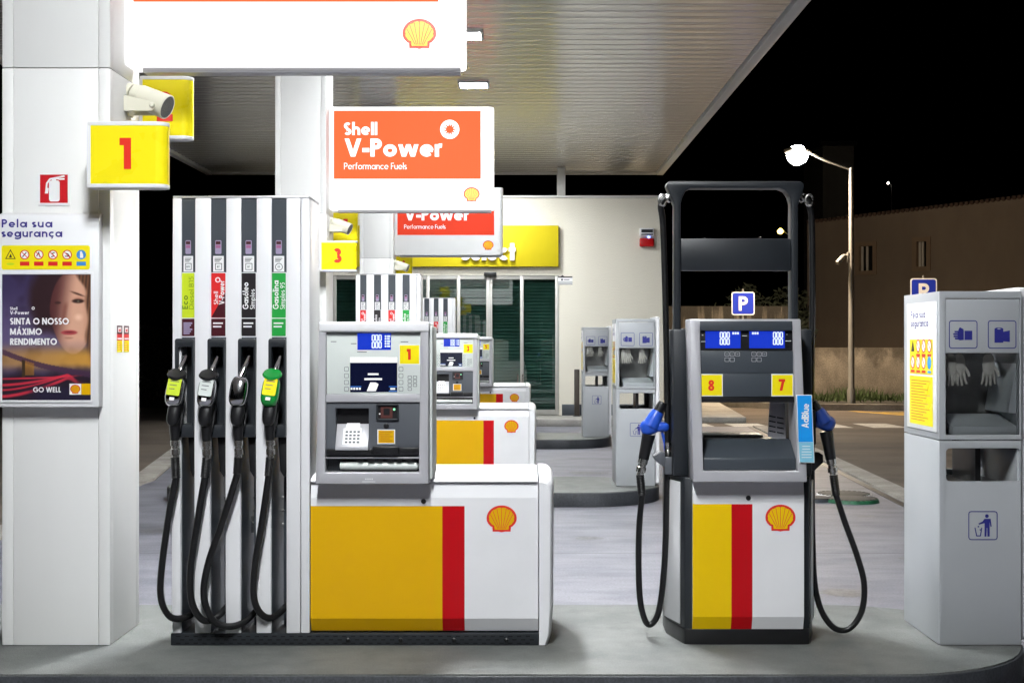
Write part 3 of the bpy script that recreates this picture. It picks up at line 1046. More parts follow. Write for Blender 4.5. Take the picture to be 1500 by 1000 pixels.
board = thing('safety_board', 'white board with a poster of a woman\'s face, hung on the nearest column', 'notice board', (X7(77.5), 7.0, Z7(595)))
BX = lambda px: (px - 77.5) / s7
BZ = lambda py: (595 - py) / s7
mb = MB()
mb.prism([(-.075, BZ(595)), (-.075, BZ(330)), (-.055, BZ(316)), (-.002, BZ(312)), (-.002, BZ(595))], 'x', BX(3), BX(151), bev=.004)
mb.build('backing_board', WHITE, board)
fb = plane((0, -.0755, 0))
mb = MB()
mb.text(fb, 'Pela sua', BX(10.5), BZ(335), BZ(323.2) - BZ(335), .19, lift=.0006, track=.13, sx=1.22)
mb.text(fb, 'segurança', BX(10.5), BZ(349), BZ(337.2) - BZ(349), .19, lift=.0006, track=.11, sx=1.17)
mb.build('lettering', NAVY, board, smooth=False)
mb = MB()
mb.rect(fb, BX(10.5), BX(138.5), BZ(396), BZ(361), 0, .0007, r=.012)
for k in range(6):
    cx, cz = BX(23.5 + k * 20.5), BZ(374.5)
    if k == 0:
        mb.stroke(fb, [(cx - .024, cz - .02), (cx + .024, cz - .02), (cx, cz + .024), (cx - .024, cz - .02)], .004, 3, .0012)
        mb.poly(fb, [(cx - .008, cz - .014), (cx + .008, cz - .014), (cx + .002, cz + .006)], 3, .0014)
        mb.disc(fb, cx, BZ(388), .02, 4, .0012, ry=.006)
    elif k < 5:
        mb.disc(fb, cx, cz, .0245, 1, .0012)
        mb.disc(fb, cx, cz, .0195, 2, .0015)
        mb.stroke(fb, [(cx - .014, cz + .014), (cx + .014, cz - .014)], .004, 1, .0019)
        mb.stroke(fb, [[(cx - .011, cz - .011), (cx + .009, cz + .012)], [(cx - .011, cz - .008), (cx, cz + .012), (cx + .006, cz - .012)], [(cx + .009, cz + .01), (cx - .006, cz + .006), (cx + .006, cz - .006), (cx - .009, cz - .011)], [(cx - .012, cz - .008), (cx + .012, cz - .008), (cx + .006, cz + .002), (cx - .006, cz + .008)]][k - 1], .005, 3, .0017)
        mb.rect(fb, cx - .024, cx + .024, BZ(390.5), BZ(384.5), 1, .0012)
    else:
        mb.disc(fb, cx, cz, .0245, 5, .0012)
        mb.poly(fb, [(cx - .006, cz - .016), (cx + .01, cz - .016), (cx + .01, cz), (cx + .002, cz + .018), (cx - .006, cz + .016)], 2, .0015)
        mb.rect(fb, cx - .024, cx + .024, BZ(390.5), BZ(384.5), 5, .0012)
mb.build('warning_strip', [YELB, VRED, WFILM, BFILM, LIME, mat('mandatory_blue', (.05, .25, .62), .4, var=0)], board, smooth=False)
# the printed poster
nu, nv = 110, 164
px0, px1, pz0, pz1 = BX(11.5), BX(140), BZ(585), BZ(403)
bm = bmesh.new()
lay = bm.loops.layers.float_color.new('print')
gv = [[bm.verts.new((px0 + (px1 - px0) * i / nu, -.0765, pz1 + (pz0 - pz1) * j / nv)) for i in range(nu + 1)] for j in range(nv + 1)]
cols = [[(*srgb(*poster_colour(i / nu, j / nv)), 1) for i in range(nu + 1)] for j in range(nv + 1)]
for j in range(nv):
    for i in range(nu):
        fa = bm.faces.new((gv[j + 1][i], gv[j + 1][i + 1], gv[j][i + 1], gv[j][i]))
        for lp, (a, b) in zip(fa.loops, ((j + 1, i), (j + 1, i + 1), (j, i + 1), (j, i))):
            lp[lay] = cols[a][b]
me = bpy.data.meshes.new('poster')
bm.to_mesh(me)
bm.free()
me.materials.append(poster_mat())
po = bpy.data.objects.new('poster', me)
COL.objects.link(po)
po.parent = board
fp = plane((0, -.0765, 0))
mb = MB()
mb.text(fp, 'Shell', BX(23), BZ(454.3), BZ(450.2) - BZ(454.3), .2, lift=.001)
mb.text(fp, 'V-Power', BX(23), BZ(461), BZ(455.8) - BZ(461), .2, lift=.001, sx=1.05)
mb.stroke(fp, arc(BX(56.5), BZ(452), .006, .006, 0, 360, 14), .004, 0, .001)
mb.text(fp, 'SINTA O NOSSO', BX(23), BZ(475.5), BZ(466) - BZ(475.5), .21, lift=.001, track=.08, sx=.98)
mb.text(fp, 'MÁXIMO', BX(23), BZ(490.5), BZ(481) - BZ(490.5), .21, lift=.001, track=.08, sx=.98)
mb.text(fp, 'RENDIMENTO', BX(23), BZ(505), BZ(495.5) - BZ(505), .21, lift=.001, track=.08, sx=.98)
mb.text(fp, 'GO WELL', BX(56.5), BZ(573.6), BZ(566) - BZ(573.6), .19, lift=.001, track=.09, sx=1.0)
mb.build('poster_lettering', WFILM, po, smooth=False)
mb = MB()
mb.rect(fp, BX(109), BX(126), BZ(577), BZ(561), 0, .001)
mb.rect(fp, BX(126.2), BX(140), BZ(577), BZ(561), 1, .001)
emblem(mb, fp, BX(117.5), BZ(569), .046, 2, 3, .0015)
mb.build('shell_emblem', [WFILM, YEL, VRED, YEL], po, smooth=False)
MB().ring([(px0 - .012, pz0 - .012), (px1 + .012, pz0 - .012), (px1 + .012, pz1 + .012), (px0 - .012, pz1 + .012)], [(px0, pz0), (px1, pz0), (px1, pz1), (px0, pz1)], 'y', -.081, -.0755, bev=.002).build('poster_frame', WHITE, board)

for k, (py0, lab) in enumerate(((7.165, 'small red and yellow sticker on the side of the nearest column, left of its twin'), (7.29, 'small red and yellow sticker on the side of the nearest column, right of its twin'))):
    t = thing('sticker', lab, 'sticker', (COLX1, py0, Z7(476) - .135), 'stickers on the side of the column')
    mb = MB()
    fs = plane((.0008, 0, 0), (0, 1, 0), (0, 0, 1))
    mb.rect(fs, -.048, .048, -.005, .055, 0, 0)
    mb.rect(fs, -.048, .048, .0552, .09, 1, 0)
    mb.rect(fs, -.048, .048, .0902, .135, 2, 0)
    mb.rect(fs, -.028, .028, .099, .126, 3, .0005)
    mb.poly(fs, [(-.015, .103), (.016, .103), (.016, .12), (-.015, .114)], 1, .001)
    for q in range(4):
        mb.rect(fs, -.04, .03 - .01 * (q % 2), .005 + q * .012, .008 + q * .012, 1, .0005)
    mb.rect(fs, -.04, .04, .062, .07, 3, .0005)
    mb.build('printed_film', [YELB, VRED, MAROON, WFILM], t, smooth=False)


# ------------------------------------------------------------------ fuel pumps
def digits7(mb, f, s, u, v, w, h, m, th):
    seg = {'0': 'abcdef', '8': 'abcdefg', '6': 'acdefg', '9': 'abcdfg', '5': 'acdfg', '2': 'abdeg'}
    P_ = {'a': ((0, 1), (1, 1)), 'b': ((1, 1), (1, .5)), 'c': ((1, .5), (1, 0)), 'd': ((0, 0), (1, 0)), 'e': ((0, .5), (0, 0)), 'f': ((0, 1), (0, .5)), 'g': ((0, .5), (1, .5))}
    for i, ch in enumerate(s):
        for q in seg[ch]:
            (a, b), (c, d) = P_[q]
            mb.stroke(f, [(u + i * w * 1.5 + a * w, v + b * h), (u + i * w * 1.5 + c * w, v + d * h)], th, m, .0015)


def nozzle(root, at, body, cover_m, guard_m, label_m, chrome_body=False):
    """A fuel nozzle parked in its boot; at = local point of the body centre."""
    c = Vector(at)
    tilt = Matrix.Rotation(R(7), 4, 'Y') @ Matrix.Rotation(R(-14), 4, 'X')
    mb = MB()
    mb.blob(c + Vector((-.004, .0, -.10)), .033, .036, .075, 3.0, tf=tilt)
    mb.tube([c + Vector((-.006, .01, -.12)), c + Vector((-.006, .012, -.2)), c + Vector((-.004, .008, -.245))], lambda t: .030 - .008 * t, n=12)
    mb.tube([c + Vector((.02, .05, -.02)), c + Vector((.026, .055, -.1)), c + Vector((.014, .03, -.2))], .008, n=8)
    nz = mb.build('nozzle', BLACK, root)
    MB().blob(c, .045, .048, .08, 3.2, tf=tilt).build('cover', cover_m, nz)
    if label_m:
        mb = MB()
        fl = tilt.to_3x3()
        fpl = plane(c + fl @ Vector((0, -.0475, .012)), fl @ Vector((1, 0, 0)), fl @ Vector((0, 0, 1)))
        mb.rect(fpl, -.034, .034, -.04, .048, 0, .0012, r=.008)
        mb.rect(fpl, -.012, .012, -.066, -.05, 1, .001)
        for q in range(3):
            mb.rect(fpl, -.022, .022 - .008 * q, .03 - q * .02, .034 - q * .02, 2, .002)
        mb.build('label', [label_m, WFILM, GREYP], nz, smooth=False)
    if guard_m:
        MB().lathe(c + Vector((.008, .0, .088)), Vector((.08, -.50, .85)), [(.02, -.012), (.044, -.010), (.050, 0), (.044, .010), (.018, .014)], n=20).build('splash_guard', guard_m, nz)
    MB().tube([c + Vector((.004, .02, .07)), c + Vector((.02, .045, .12)), c + Vector((.034, .085, .175))], .0155, n=12).build('spout', CHROME, nz)
    b = c + Vector((-.004, .008, -.243))
    MB().lathe(b, (0.03, .0, -1), [(.018, 0), (.024, .004), (.024, .03), (.019, .034), (.019, .044), (.0235, .048), (.0235, .075), (.016, .08), (.016, .098)], n=16).build('swivel', STEEL, nz)
    return b + Vector((.0, 0, -.09))


def sleeve_and_hose(root, start, pts, r=.0175):
    mb = MB()
    s = Vector(start)
    p1 = Vector(pts[0])
    k = 26
    prof = []
    d = p1 - s
    L = d.length
    for i in range(k + 1):
        prof.append(((.0235 if (i % 2) else .0205), L * i / k))
    mb.lathe(s, d, prof, n=12)
    h = MB()
    h.tube([s + d * .93] + [Vector(q) for q in pts], r, n=12, spline=10)
    ho = h.build('hose', RUBBER, root)
    mb.build('bend_sleeve', RUBBER, ho)
    return ho


PRODUCTS = {
    'lime': (LIME, MAROON, LIMED, [('Eco', .2, 0), ('Diesel B15', .11, 1)]),
    'red': (VRED, MAROON, WFILM, [('Shell', .16, 0), ('V-Power', .18, 1)]),
    'black': (BFILM, BFILM, WFILM, [('Gasóleo', .18, 0), ('Simples', .15, 1)]),
    'green': (GREEN, GREEN, WFILM, [('Gasolina', .18, 0), ('Simples 95', .14, 1)]),
}


def fuel_pump(i, num, prods, label):
    Y0 = 7.0 + SP * i
    root = thing('fuel_pump', label, 'fuel pump', ((620 - CX) / s7, Y0, .15), 'four hose fuel pumps on the islands')
    X = lambda px: (px - 620) / s7
    Z = lambda py: (945 - py) / s7
    f = plane((0, 0, 0))
    # ---- plinth
    MB().box(X(250), X(789.5), .0, .66, 0, Z(927.5), .004).build('plinth', DARK, root)
    mb = MB()
    for row in range(3):
        for q in range(42):
            u = X(258 + q * 12.8 + (row % 2) * 6)
            if u < X(782):
                mb.rect(f, u, u + .022, Z(942.3 - row * 5.0), Z(940.7 - row * 5.0), 0, .0012)
    mb.build('slot', mat('slot_dark', (.004, .004, .005), .8, var=0), root, smooth=False)
    for px in (510, 587, 665, 742):
        MB().lathe((X(px), 0, Z(936.5)), (0, -1, 0), [(.011, 0), (.011, .012), (.006, .016), (.0, .017)], n=10).build('bolt', BLACK, root)
    # ---- tower
    fins = [(252.5, 265.5), (285.5, 308.5), (331, 353), (375.5, 397.5)]
    ztop, zbot = Z(290.5), Z(927)
    for a, b in fins:
        mb = MB()
        mb.prism([(.0, zbot), (-.012, Z(860)), (-.014, Z(640)), (0, Z(520)), (.006, ztop), (.36, ztop), (.36, zbot)], 'x', X(a), X(b), bev=.004)
        fin = mb.build('fin', WHITE, root)
        MB().box(X(b) + .0006, X(b) + .003, .012, .35, zbot, Z(640.8)).build('fin_liner', SLATE, fin)
    mb = MB()
    mb.box(X(419.5), X(440), .0, .36, zbot, ztop, .004)
    mb.box(X(440.7), X(453.5), .004, .355, zbot, ztop - .001, .004)
    mb.build('tower_post', WHITE, root)
    MB().box(X(252.6), X(453), .011, .352, ztop + .0005, ztop + .012, .003).build('tower_cap', SILVER, root)
    strips = [(265.5, 285.5), (308.5, 331), (353, 375.5), (397.5, 419.5)]
    hoses = [
        [(263, 698), (254, 745), (244, 815), (241, 868), (252, 898), (270, 904), (286, 893), (292, 860)],
        [(305, 697), (293, 770), (284, 835), (287, 880), (303, 905), (322, 900), (334, 880), (338, 850)],
        [(352, 692), (331, 760), (309, 825), (304, 872), (320, 908), (350, 914), (374, 893), (384, 850)],
        [(397.5, 695), (389, 755), (377, 830), (377, 880), (394, 904), (414, 893), (424, 860)],
    ]
    centres = [(263, 573), (309, 574), (355, 573), (401, 573)]
    for q, ((a, b), pr) in enumerate(zip(strips, prods)):
        if pr is None:
            continue
        m1, m2, ml, tx = PRODUCTS[pr]
        xa, xb = X(a) + .001, X(b) - .001
        st = MB().box(xa, xb, .012, .345, Z(497), ztop - .004).build('label_strip', SLATE, root)
        fs = plane((xa, .012, 0))
        w = xb - xa
        mb = MB()
        mb.rect(fs, w * .26, w * .68, Z(372), Z(352), 1, .001, r=.006)
        mb.rect(fs, w * .30, w * .62, Z(358), Z(353.5), 3, .0015)
        mb.rect(fs, w * .30, w * .62, Z(363.5), Z(359), 4, .0015)
        mb.rect(fs, w * .12, w * .84, Z(398), Z(375), 0, .001)
        for k in range(3):
            mb.rect(fs, w * .22, w * (.72 - .08 * k), Z(379 + k * 2.2), Z(378 + k * 2.2), 2, .0016)
        if pr == 'green':
            mb.stroke(fs, arc(w * .48, Z(391), w * .24, w * .24, 0, 360, 14), .003, 2, .0016)
        else:
            mb.stroke(fs, [(w * .28, Z(395)), (w * .7, Z(395)), (w * .7, Z(386)), (w * .28, Z(386)), (w * .28, Z(395))], .003, 2, .0016)
        mb.text(fs, {'lime': 'B15', 'red': 'B7', 'black': 'B7', 'green': 'E5'}[pr], w * .48, Z(392.2), .010, .16, 2, .002, align='c')
        mb.build('fuel_label', [WFILM, LILAC, BLACK, MAROON, mat('sticker_mauve', (.36, .12, .25), .4, var=0)], st, smooth=False)
        mb = MB()
        mb.rect(fs, -.004, w + .002, Z(494), Z(398.8), 3, .0008, r=.006)
        mb.rect(fs, 0, w - .004, Z(465.5), Z(400), 0, .0014, r=.004)
        mb.rect(fs, 0, w - .004, Z(492.5), Z(466.8), 1, .0014, r=.004)
        if pr == 'red':
            mb.poly(fs, [(0, Z(465)), (w - .004, Z(465)), (w - .004, Z(428))], 4, .002)
            mb.stroke(fs, arc(w * .44, Z(410), .011, .011, 0, 360, 16), .0055, 2, .0022)
        for (sx_, wt, col) in tx:
            size = (.030 if col == 0 else .024) if pr != 'red' else (.022 if col == 0 else .028)
            fv = plane((xa + w * (.46 if col == 0 else .88), .012, Z(453 if pr != 'red' else 446)), (0, 0, 1), (-1, 0, 0))
            L = {('lime', 0): .075, ('lime', 1): .17, ('red', 0): .07, ('red', 1): .125, ('black', 0): .14, ('black', 1): .105, ('green', 0): .15, ('green', 1): .14}[pr, col]
            nat = sum(glyph(ch, wt)[0] + .09 for ch in sx_) * size
            mb.text(fv, sx_, 0, 0, size, wt, 2, .0026, sx=L / nat)
        for k in range(2 if pr != 'lime' else 6):
            mb.rect(fs, w * .12, w * (.78 - .1 * (k % 3)), Z(474.6 + k * (5 if pr != 'lime' else 3)), Z(472.4 + k * (5 if pr != 'lime' else 3)), 5, .002)
        mb.build('product_label', [m1, m2, ml, WHITE, MAROON, WFILM if pr != 'lime' else LILAC], st, smooth=False)
        # boot
        xi, xo = X(a - 3) if q else X(258), X(b + .2)
        bt = MB()
        bt.ring(rrect(xi, xo, Z(640), Z(496), .012, 3), rrect(xi + .016, xo - .010, Z(622), Z(508), .006, 3), 'y', -.03, .13, bev=.003)
        bt.box(xi + .014, xo - .009, .118, .128, Z(622), Z(508))
        bt.build('nozzle_boot', DARK, root)
        MB().prism([(X(a + 9), Z(640.5)), (X(b), Z(640.5)), (X(b), Z(690)), (X(b - 4), Z(700)), (X(a + 12), Z(690))], 'y', .015, .13, bev=.004).build('hose_guide', BLACK, root)
        # things inside the open lower half
        mb = MB()
        mb.box(X(a + 8), X(b - .3), .20, .30, zbot, Z(640.8), .004)
        mb.build('inner_post', SLATE, root)
        px, py = centres[q]
        cov, grd, lab = {'lime': (CHROME, BLACK, LIME), 'red': (CHROME, BLACK, LGREY), 'black': (CHROME, None, None), 'green': (GREENP, GREENP, YELB)}[pr]
        e = nozzle(root, (X(px), -.085, Z(py)), BLACK, cov, grd, lab)
        hp = hoses[q]
        n = len(hp)
        pts = []
        for k, (hx, hy) in enumerate(hp):
            d = -.075 if k < n - 4 else (-.06, -.01, .10, .22)[k - (n - 4)]
            pts.append((X(hx), d, Z(hy)))
        sleeve_and_hose(root, e, pts)
    mb = MB()
    for py in (737, 757, 778):
        mb.box(X(309), X(419), .305, .345, Z(py + 4), Z(py), .003)
    mb.box(X(345), X(395), .25, .30, Z(790), Z(765), .004)
    mb.build('hose_rack', STEEL, root)
    # ---- cabinet
    mb = MB()
    mb.box(X(454.5), X(789), .045, .74, Z(927), Z(708), .004)
    mb.build('cabinet', WHITE, root)
    mb = MB()
    xs = [455, 648, 680.5, 788.5]
    zs = [(925, .032), (905.5, .0), (741, .0), (729, .0), (708, .018)]
    gr = [[mb.bm.verts.new((X(px), y, Z(py))) for px in xs] for py, y in zs]
    for a in range(4):
        for b in range(3):
            fa = mb.bm.faces.new((gr[a][b], gr[a][b + 1], gr[a + 1][b + 1], gr[a + 1][b]))
            fa.material_index = (1, 2, 0)[b] if a < 2 else 0
    back = [[mb.bm.verts.new((X(px), .044, Z(py))) for px in (455, 788.5)] for py in (925, 708)]
    mb.bm.faces.new((gr[0][0], back[0][0], back[0][1], gr[0][3]))
    mb.bm.faces.new((gr[4][0], gr[4][3], back[1][1], back[1][0]))
    mb.bm.faces.new([back[0][0]] + [gr[k][0] for k in range(5)] + [back[1][0]])
    mb.bm.faces.new([back[1][1]] + [gr[k][3] for k in range(4, -1, -1)] + [back[0][1]])
    fp_ = mb.build('front_panel', [WHITE, YEL, RED], root, smooth=False)
    mb = MB()
    emblem(mb, f, X(734.8), Z(759.6), .138, 0, 1, .001)
    mb.build('shell_emblem', [VRED, YEL], fp_, smooth=False)
    MB().lathe((X(620.5), .001, Z(734)), (0, -1, 0), [(.013, -.004), (.013, .006), (.009, .01), (.0, .010)], n=14).build('lock', BLACK, fp_)
    mb = MB()
    zt = Z(706.5)
    mb.prism([(.0, zt), (-.002, zt + .006), (.01, zt + .016), (.06, zt + .026), (.30, zt + .05), (.45, zt + .052), (.70, zt + .03), (.745, zt + .004), (.745, zt)], 'x', X(455), X(787.8), bev=.002)
    mb.build('lid', WHITE, root)
    mb = MB()
    tb = bmesh.new()
    rows_ = []
    for (y, zt_, xo_) in ((-.006, Z(706), X(806)), (.004, Z(703.5), X(808.5)), (.03, Z(699.5), X(810.5)), (.12, Z(695.5), X(812)), (.30, Z(691), X(812.5)), (.46, Z(690.3), X(812.5)), (.66, Z(696), X(811)), (.75, Z(704), X(806))):
        pr_ = [(X(789.8), Z(944)), (xo_ - .028, Z(944)), (xo_ - .012, Z(930)), (xo_ - .003, Z(890)), (xo_, Z(725))] + arc(xo_ - .055, zt_ - .06, .055, .06, 0, 90, 7) + [(X(789.8), zt_)]
        rows_.append([tb.verts.new((x, y, z)) for x, z in pr_])
    for a_, b_ in zip(rows_, rows_[1:]):
        for j in range(len(a_)):
            tb.faces.new((a_[j], a_[(j + 1) % len(a_)], b_[(j + 1) % len(a_)], b_[j]))
    tb.faces.new(rows_[0])
    tb.faces.new(rows_[-1][::-1])
    mb._finish(tb, 0, 1, 0)
    mb.build('end_cap', WHITE, root)
    # ---- display head
    yh = -.105
    outer = [(X(466.5), Z(705.5)), (X(629.5), Z(705.5)), (X(630), Z(473)), (X(472), Z(473))]
    inner = [(X(480), Z(689)), (X(616), Z(689)), (X(618), Z(487)), (X(482), Z(487))]
    fr = MB().ring(outer, inner, 'y', yh, -.01, bev=.006).build('head_frame', SILVER, root)
    MB().box(X(471), X(631), yh - .006, yh + .10, Z(487), Z(472), .012, seg=3).build('head_cap', WHITE, root)
    mb = MB()
    mb.prism([(X(467.5), Z(705)), (X(629), Z(705)), (X(629.8), Z(474)), (X(473), Z(474))], 'y', -.009, .30, bev=.004)
    mb.box(X(630.2), X(634.5), -.06, .29, Z(700), Z(478), .006)
    mb.build('head_body', LGREY, root)
    yl = yh + .022
    lp = MB().box(X(482), X(618), yl, -.012, Z(576), Z(487), .001).build('display_panel', LGREY, root)
    fl = plane((0, yl, 0))
    mb = MB()
    mb.rect(fl, X(526.3), X(575), Z(512.5), Z(488.5), 0, .001)
    for zz in (499, 509.3):
        digits7(mb, fl, '000', X(547.8), Z(zz), .0115, .028, 1, .0055)
    for r_ in range(4):
        for q in range(5):
            mb.rect(fl, X(566), X(568.5) - .002 * (r_ % 2), Z(494 + q * 3.6), Z(491.5 + q * 3.6), 1, .0015)
            mb.rect(fl, X(569.5), X(574) - .003 * (q % 2), Z(494 + q * 3.6), Z(491.5 + q * 3.6), 1, .0015)
    mb.build('price_display', [LCDB, LCDW], lp, smooth=False)
    mb = MB()
    mb.rect(fl, X(586.5), X(617), Z(534), Z(504.5), 0, .001)
    mb.rect(fl, X(587.8), X(615.8), Z(532.6), Z(505.8), 1, .0015)
    mb.text(fl, num, X(601.5), Z(526.8), Z(511) - Z(526.8), .25, 2, .002, align='c', sx=1.0)
    mb.build('number_plate', [WFILM, YELB, REDN], lp, smooth=False)
    mb = MB()
    mb.rect(fl, X(515.8), X(584), Z(573.5), Z(531), 0, .001)
    mb.rect(fl, X(515.8), X(584), Z(531), Z(523), 1, .001)
    mb.rect(fl, X(541.5), X(557), Z(548.8), Z(546.2), 1, .0015)
    mb.rect(fl, X(536.5), X(562), Z(556), Z(553.2), 1, .0015)
    mb.poly(fl, [(X(540), Z(572)), (X(553), Z(572)), (X(557), Z(562)), (X(553), Z(559.5)), (X(545), Z(559.5))], 1, .0015)
    for q in range(4):
        mb.rect(fl, X(516.5 + q * 4), X(519.3 + q * 4), Z(570), Z(567), 1, .0015)
    mb.rect(fl, X(516), X(532), Z(566), Z(565), 2, .0015)
    mb.rect(fl, X(572), X(583.5), Z(566), Z(565), 2, .0015)
    mb.rect(fl, X(572), X(583.5), Z(572.5), Z(571.5), 2, .0015)
    mb.rect(fl, X(574), X(581), Z(570), Z(567.5), 1, .0015)
    mb.build('screen', [LCDN, LCDBAR, LCDC], lp, smooth=False)
    mb = MB()
    for q in range(4):
        for u in (507.3, 586.2):
            mb.ring(rrect(X(u), X(u + 6.5), Z(543.5 + q * 9.6), Z(537 + q * 9.6), .004, 2), rrect(X(u + .6), X(u + 5.9), Z(542.9 + q * 9.6), Z(537.6 + q * 9.6), .003, 2), 'y', yl - .0015, yl - .0005)
    for q in range(4):
        for p in range(2):
            if not (p == 1 and q == 3):
                mb.ring(rrect(X(599.3 + p * 7.6), X(605 + p * 7.6), Z(554.5 + q * 5.6), Z(549.8 + q * 5.6), .003, 2), rrect(X(599.9 + p * 7.6), X(604.4 + p * 7.6), Z(553.9 + q * 5.6), Z(550.4 + q * 5.6), .002, 2), 'y', yl - .0015, yl - .0005)
    mb.build('keypad', GREYP, lp, smooth=False)
    mb = MB()
    for (u0, u1, v) in ((488, 496, 500.5), (517, 525, 503.5), (526, 540, 515.5), (589, 600, 500.8)):
        mb.rect(fl, X(u0), X(u1), Z(v + .5), Z(v - .5), 0, .001)
    mb.build('small_print', GREYP, lp, smooth=False)
    MB().box(X(481), X(617.5), yl - .004, -.012, Z(588), Z(576.3), .004).build('trim_bar', SILVER, root)
    # payment panel
    pp = MB()
    yp = yh + .03
    pp.ring([(X(480.5), Z(667)), (X(616), Z(667)), (X(616.5), Z(588.3)), (X(481), Z(588.3))], [(X(494.5), Z(655)), (X(542.5), Z(655)), (X(542.5), Z(597)), (X(494.5), Z(597))], 'y', yp, -.012, bev=.003)
    pp = pp.build('payment_panel', GREYP, root)
    MB().box(X(495), X(542), -.03, -.013, Z(655), Z(597)).build('recess', BLACK, pp)
    k_ = MB()
    k_.prism([(yp - .03, Z(657)), (yp - .03, Z(652)), (-.03, Z(620)), (-.03, Z(657))], 'x', X(495), X(542.3), bev=.002)
    kp_ = k_.build('key_tray', SILVER, pp)
    dv = Vector((0, -.03 - (yp - .03), Z(620) - Z(652)))
    fk = plane((X(505), yp - .0302, Z(652)), (1, 0, 0), dv)
    mb = MB()
    mb.rect(fk, .0, .095, .012, .108, 0, .001)
    for a in range(4):
        for b in range(4):
            mb.rect(fk, .012 + a * .02, .025 + a * .02, .02 + b * .02, .031 + b * .02, 1, .002)
    mb.poly(fk, [(.01, .108), (.085, .108), (.08, .15), (.018, .15)], 0, .0015)
    mb.build('receipt', [WFILM, GREYP], kp_, smooth=False)
    cr = MB().ring(rrect(X(553), X(586.5), Z(614.5), Z(590.5), .006, 2), rrect(X(556), X(584), Z(612), Z(593), .003, 2), 'y', yp - .012, yp - .0005, bev=.002).build('card_reader', DARK, pp)
    mb = MB()
    fc = plane((0, yp, 0))
    mb.rect(fc, X(556), X(584), Z(612), Z(593), 0, .001)
    mb.rect(fc, X(560), X(577), Z(611), Z(594.5), 1, .002)
    mb.rect(fc, X(564), X(573), Z(607), Z(597), 0, .003)
    mb.disc(fc, X(579.5), Z(598.5), .006, 2, .003)
    mb.disc(fc, X(558.5), Z(605), .004, 3, .003)
    mb.build('card_slot', [BLACK, mat('slot_brown', (.10, .03, .025), .4, var=0), GREENLED, WFILM], cr, smooth=False)
    MB().lathe((X(568), yp, Z(622.5)), (0, -1, 0), [(.014, 0), (.014, .004), (.01, .006), (0, .006)], n=14).build('button', BLACK, pp)
    mb = MB()
    mb.rect(fc, X(555), X(580.8), Z(648.5), Z(627.5), 0, .001)
    mb.rect(fc, X(556.5), X(579.3), Z(647), Z(629), 1, .0015)
    for q in range(5):
        mb.rect(fc, X(558.5), X(577 - (q % 2) * 4), Z(632.4 + q * 3), Z(631.4 + q * 3), 2, .002)
    mb.build('notice', [WFILM, YEL, mat('notice_ink', (.45, .12, .01), .4, var=0)], pp, smooth=False)
    mb = MB()
    mb.box(X(482), X(548), yp - .024, yp - .001, Z(665), Z(655.5), .006)
    mb.box(X(548.5), X(586), yp - .03, yp - .001, Z(664), Z(651.5), .006)
    mb.box(X(586.5), X(615.5), yp - .022, yp - .001, Z(664.5), Z(653), .006)
    mb.build('bottom_lip', BLACK, pp)
    MB().box(X(480.5), X(616), yp - .01, -.012, Z(669.5), Z(667.2), .001).build('shelf_edge', SILVER, root)
    mb = MB()
    mb.box(X(481), X(616), -.03, -.011, Z(688.8), Z(669.8))
    rs = mb.build('receipt_bay', DARK, root)
    mb = MB()
    mb.lathe((X(500), -.052, Z(681)), (1, 0, 0), [(.012, 0), (.021, .003), (.021, X(614) - X(503)), (.012, X(614) - X(500))], n=16)
    mb.build('paper_roll', LGREY, rs)
    mb = MB()
    for q in range(6):
        mb.box(X(527 + q * 14), X(534 + q * 14 + (q % 2) * 3), -.085, -.08, Z(674), Z(669.9))
    mb.build('tear_edge', BLACK, rs)
    mb = MB()
    mb.box(X(534), X(553), yh - .0015, yh - .0003, Z(702.8), Z(701.8))
    for q in range(4):
        mb.box(X(538.5 + q * 3), X(540.3 + q * 3), yh - .0015, yh - .0003, Z(699.5), Z(697.6))
    mb.build('maker_plate', WFILM, root, smooth=False)
    return root


fuel_pump(0, '1', ['lime', 'red', 'black', 'green'], 'nearest four hose fuel pump, with the number 1 on its display head')
fuel_pump(1, '3', ['red', 'black', 'red', 'green'], 'middle fuel pump half hidden behind the nearest one, with the number 3 on its display')
fuel_pump(2, '5', ['black', 'black', 'red', 'green'], 'farthest fuel pump in front of the shop doors, showing only its top and right end')

# ------------------------------------------------------------------ additive dispenser with the arch
disp = thing('additive_dispenser', 'tall grey dispenser with an arched hose frame, numbers 8 and 7 and two looped hoses', 'dispenser', (X7(1095), 7.0, .15))
X = lambda px: (px - 1095) / s7
Z = lambda py: (945 - py) / s7
f = plane((0, 0, 0))
# body
plan = [(X(1012.5), .02), (X(1179.5), .02), (X(1187), .03), (X(1190), .06), (X(1208), .30), (X(1206), .52), (X(1190), .60), (X(1010), .60), (X(986), .52), (X(984.5), .30), (X(1001), .06), (X(1004), .03)]
mb = MB()
mb.prism(plan, 'z', 0, Z(922), bev=.004)
mb.build('plinth', BLACK, disp)
mb = MB()
mb.prism(plan, 'z', Z(921.8), Z(700), bev=.003)
mb.build('body', DARK, disp)
mb = MB()
mb.prism([(X(1000.2), .085), (X(986), .27), (X(984.0), .30), (X(981.6), .295), (X(983.5), .262), (X(998.3), .075)], 'z', Z(918), Z(708), bev=.003)
mb.build('side_panel', WHITE, disp)
mb = MB()
mb.prism([(X(1190.8), .085), (X(1206), .27), (X(1208.5), .30), (X(1211), .295), (X(1209), .262), (X(1192.8), .075)], 'z', Z(918), Z(708), bev=.003)
mb.build('side_panel', WHITE, disp)
mb = MB()
xs = [1014.5, 1071.3, 1102, 1177.5]
zs = [(922, .024), (903, .0), (738, .0), (724, .0), (704, .012)]
gr = [[mb.bm.verts.new((X(px), y - .004, Z(py))) for px in xs] for py, y in zs]
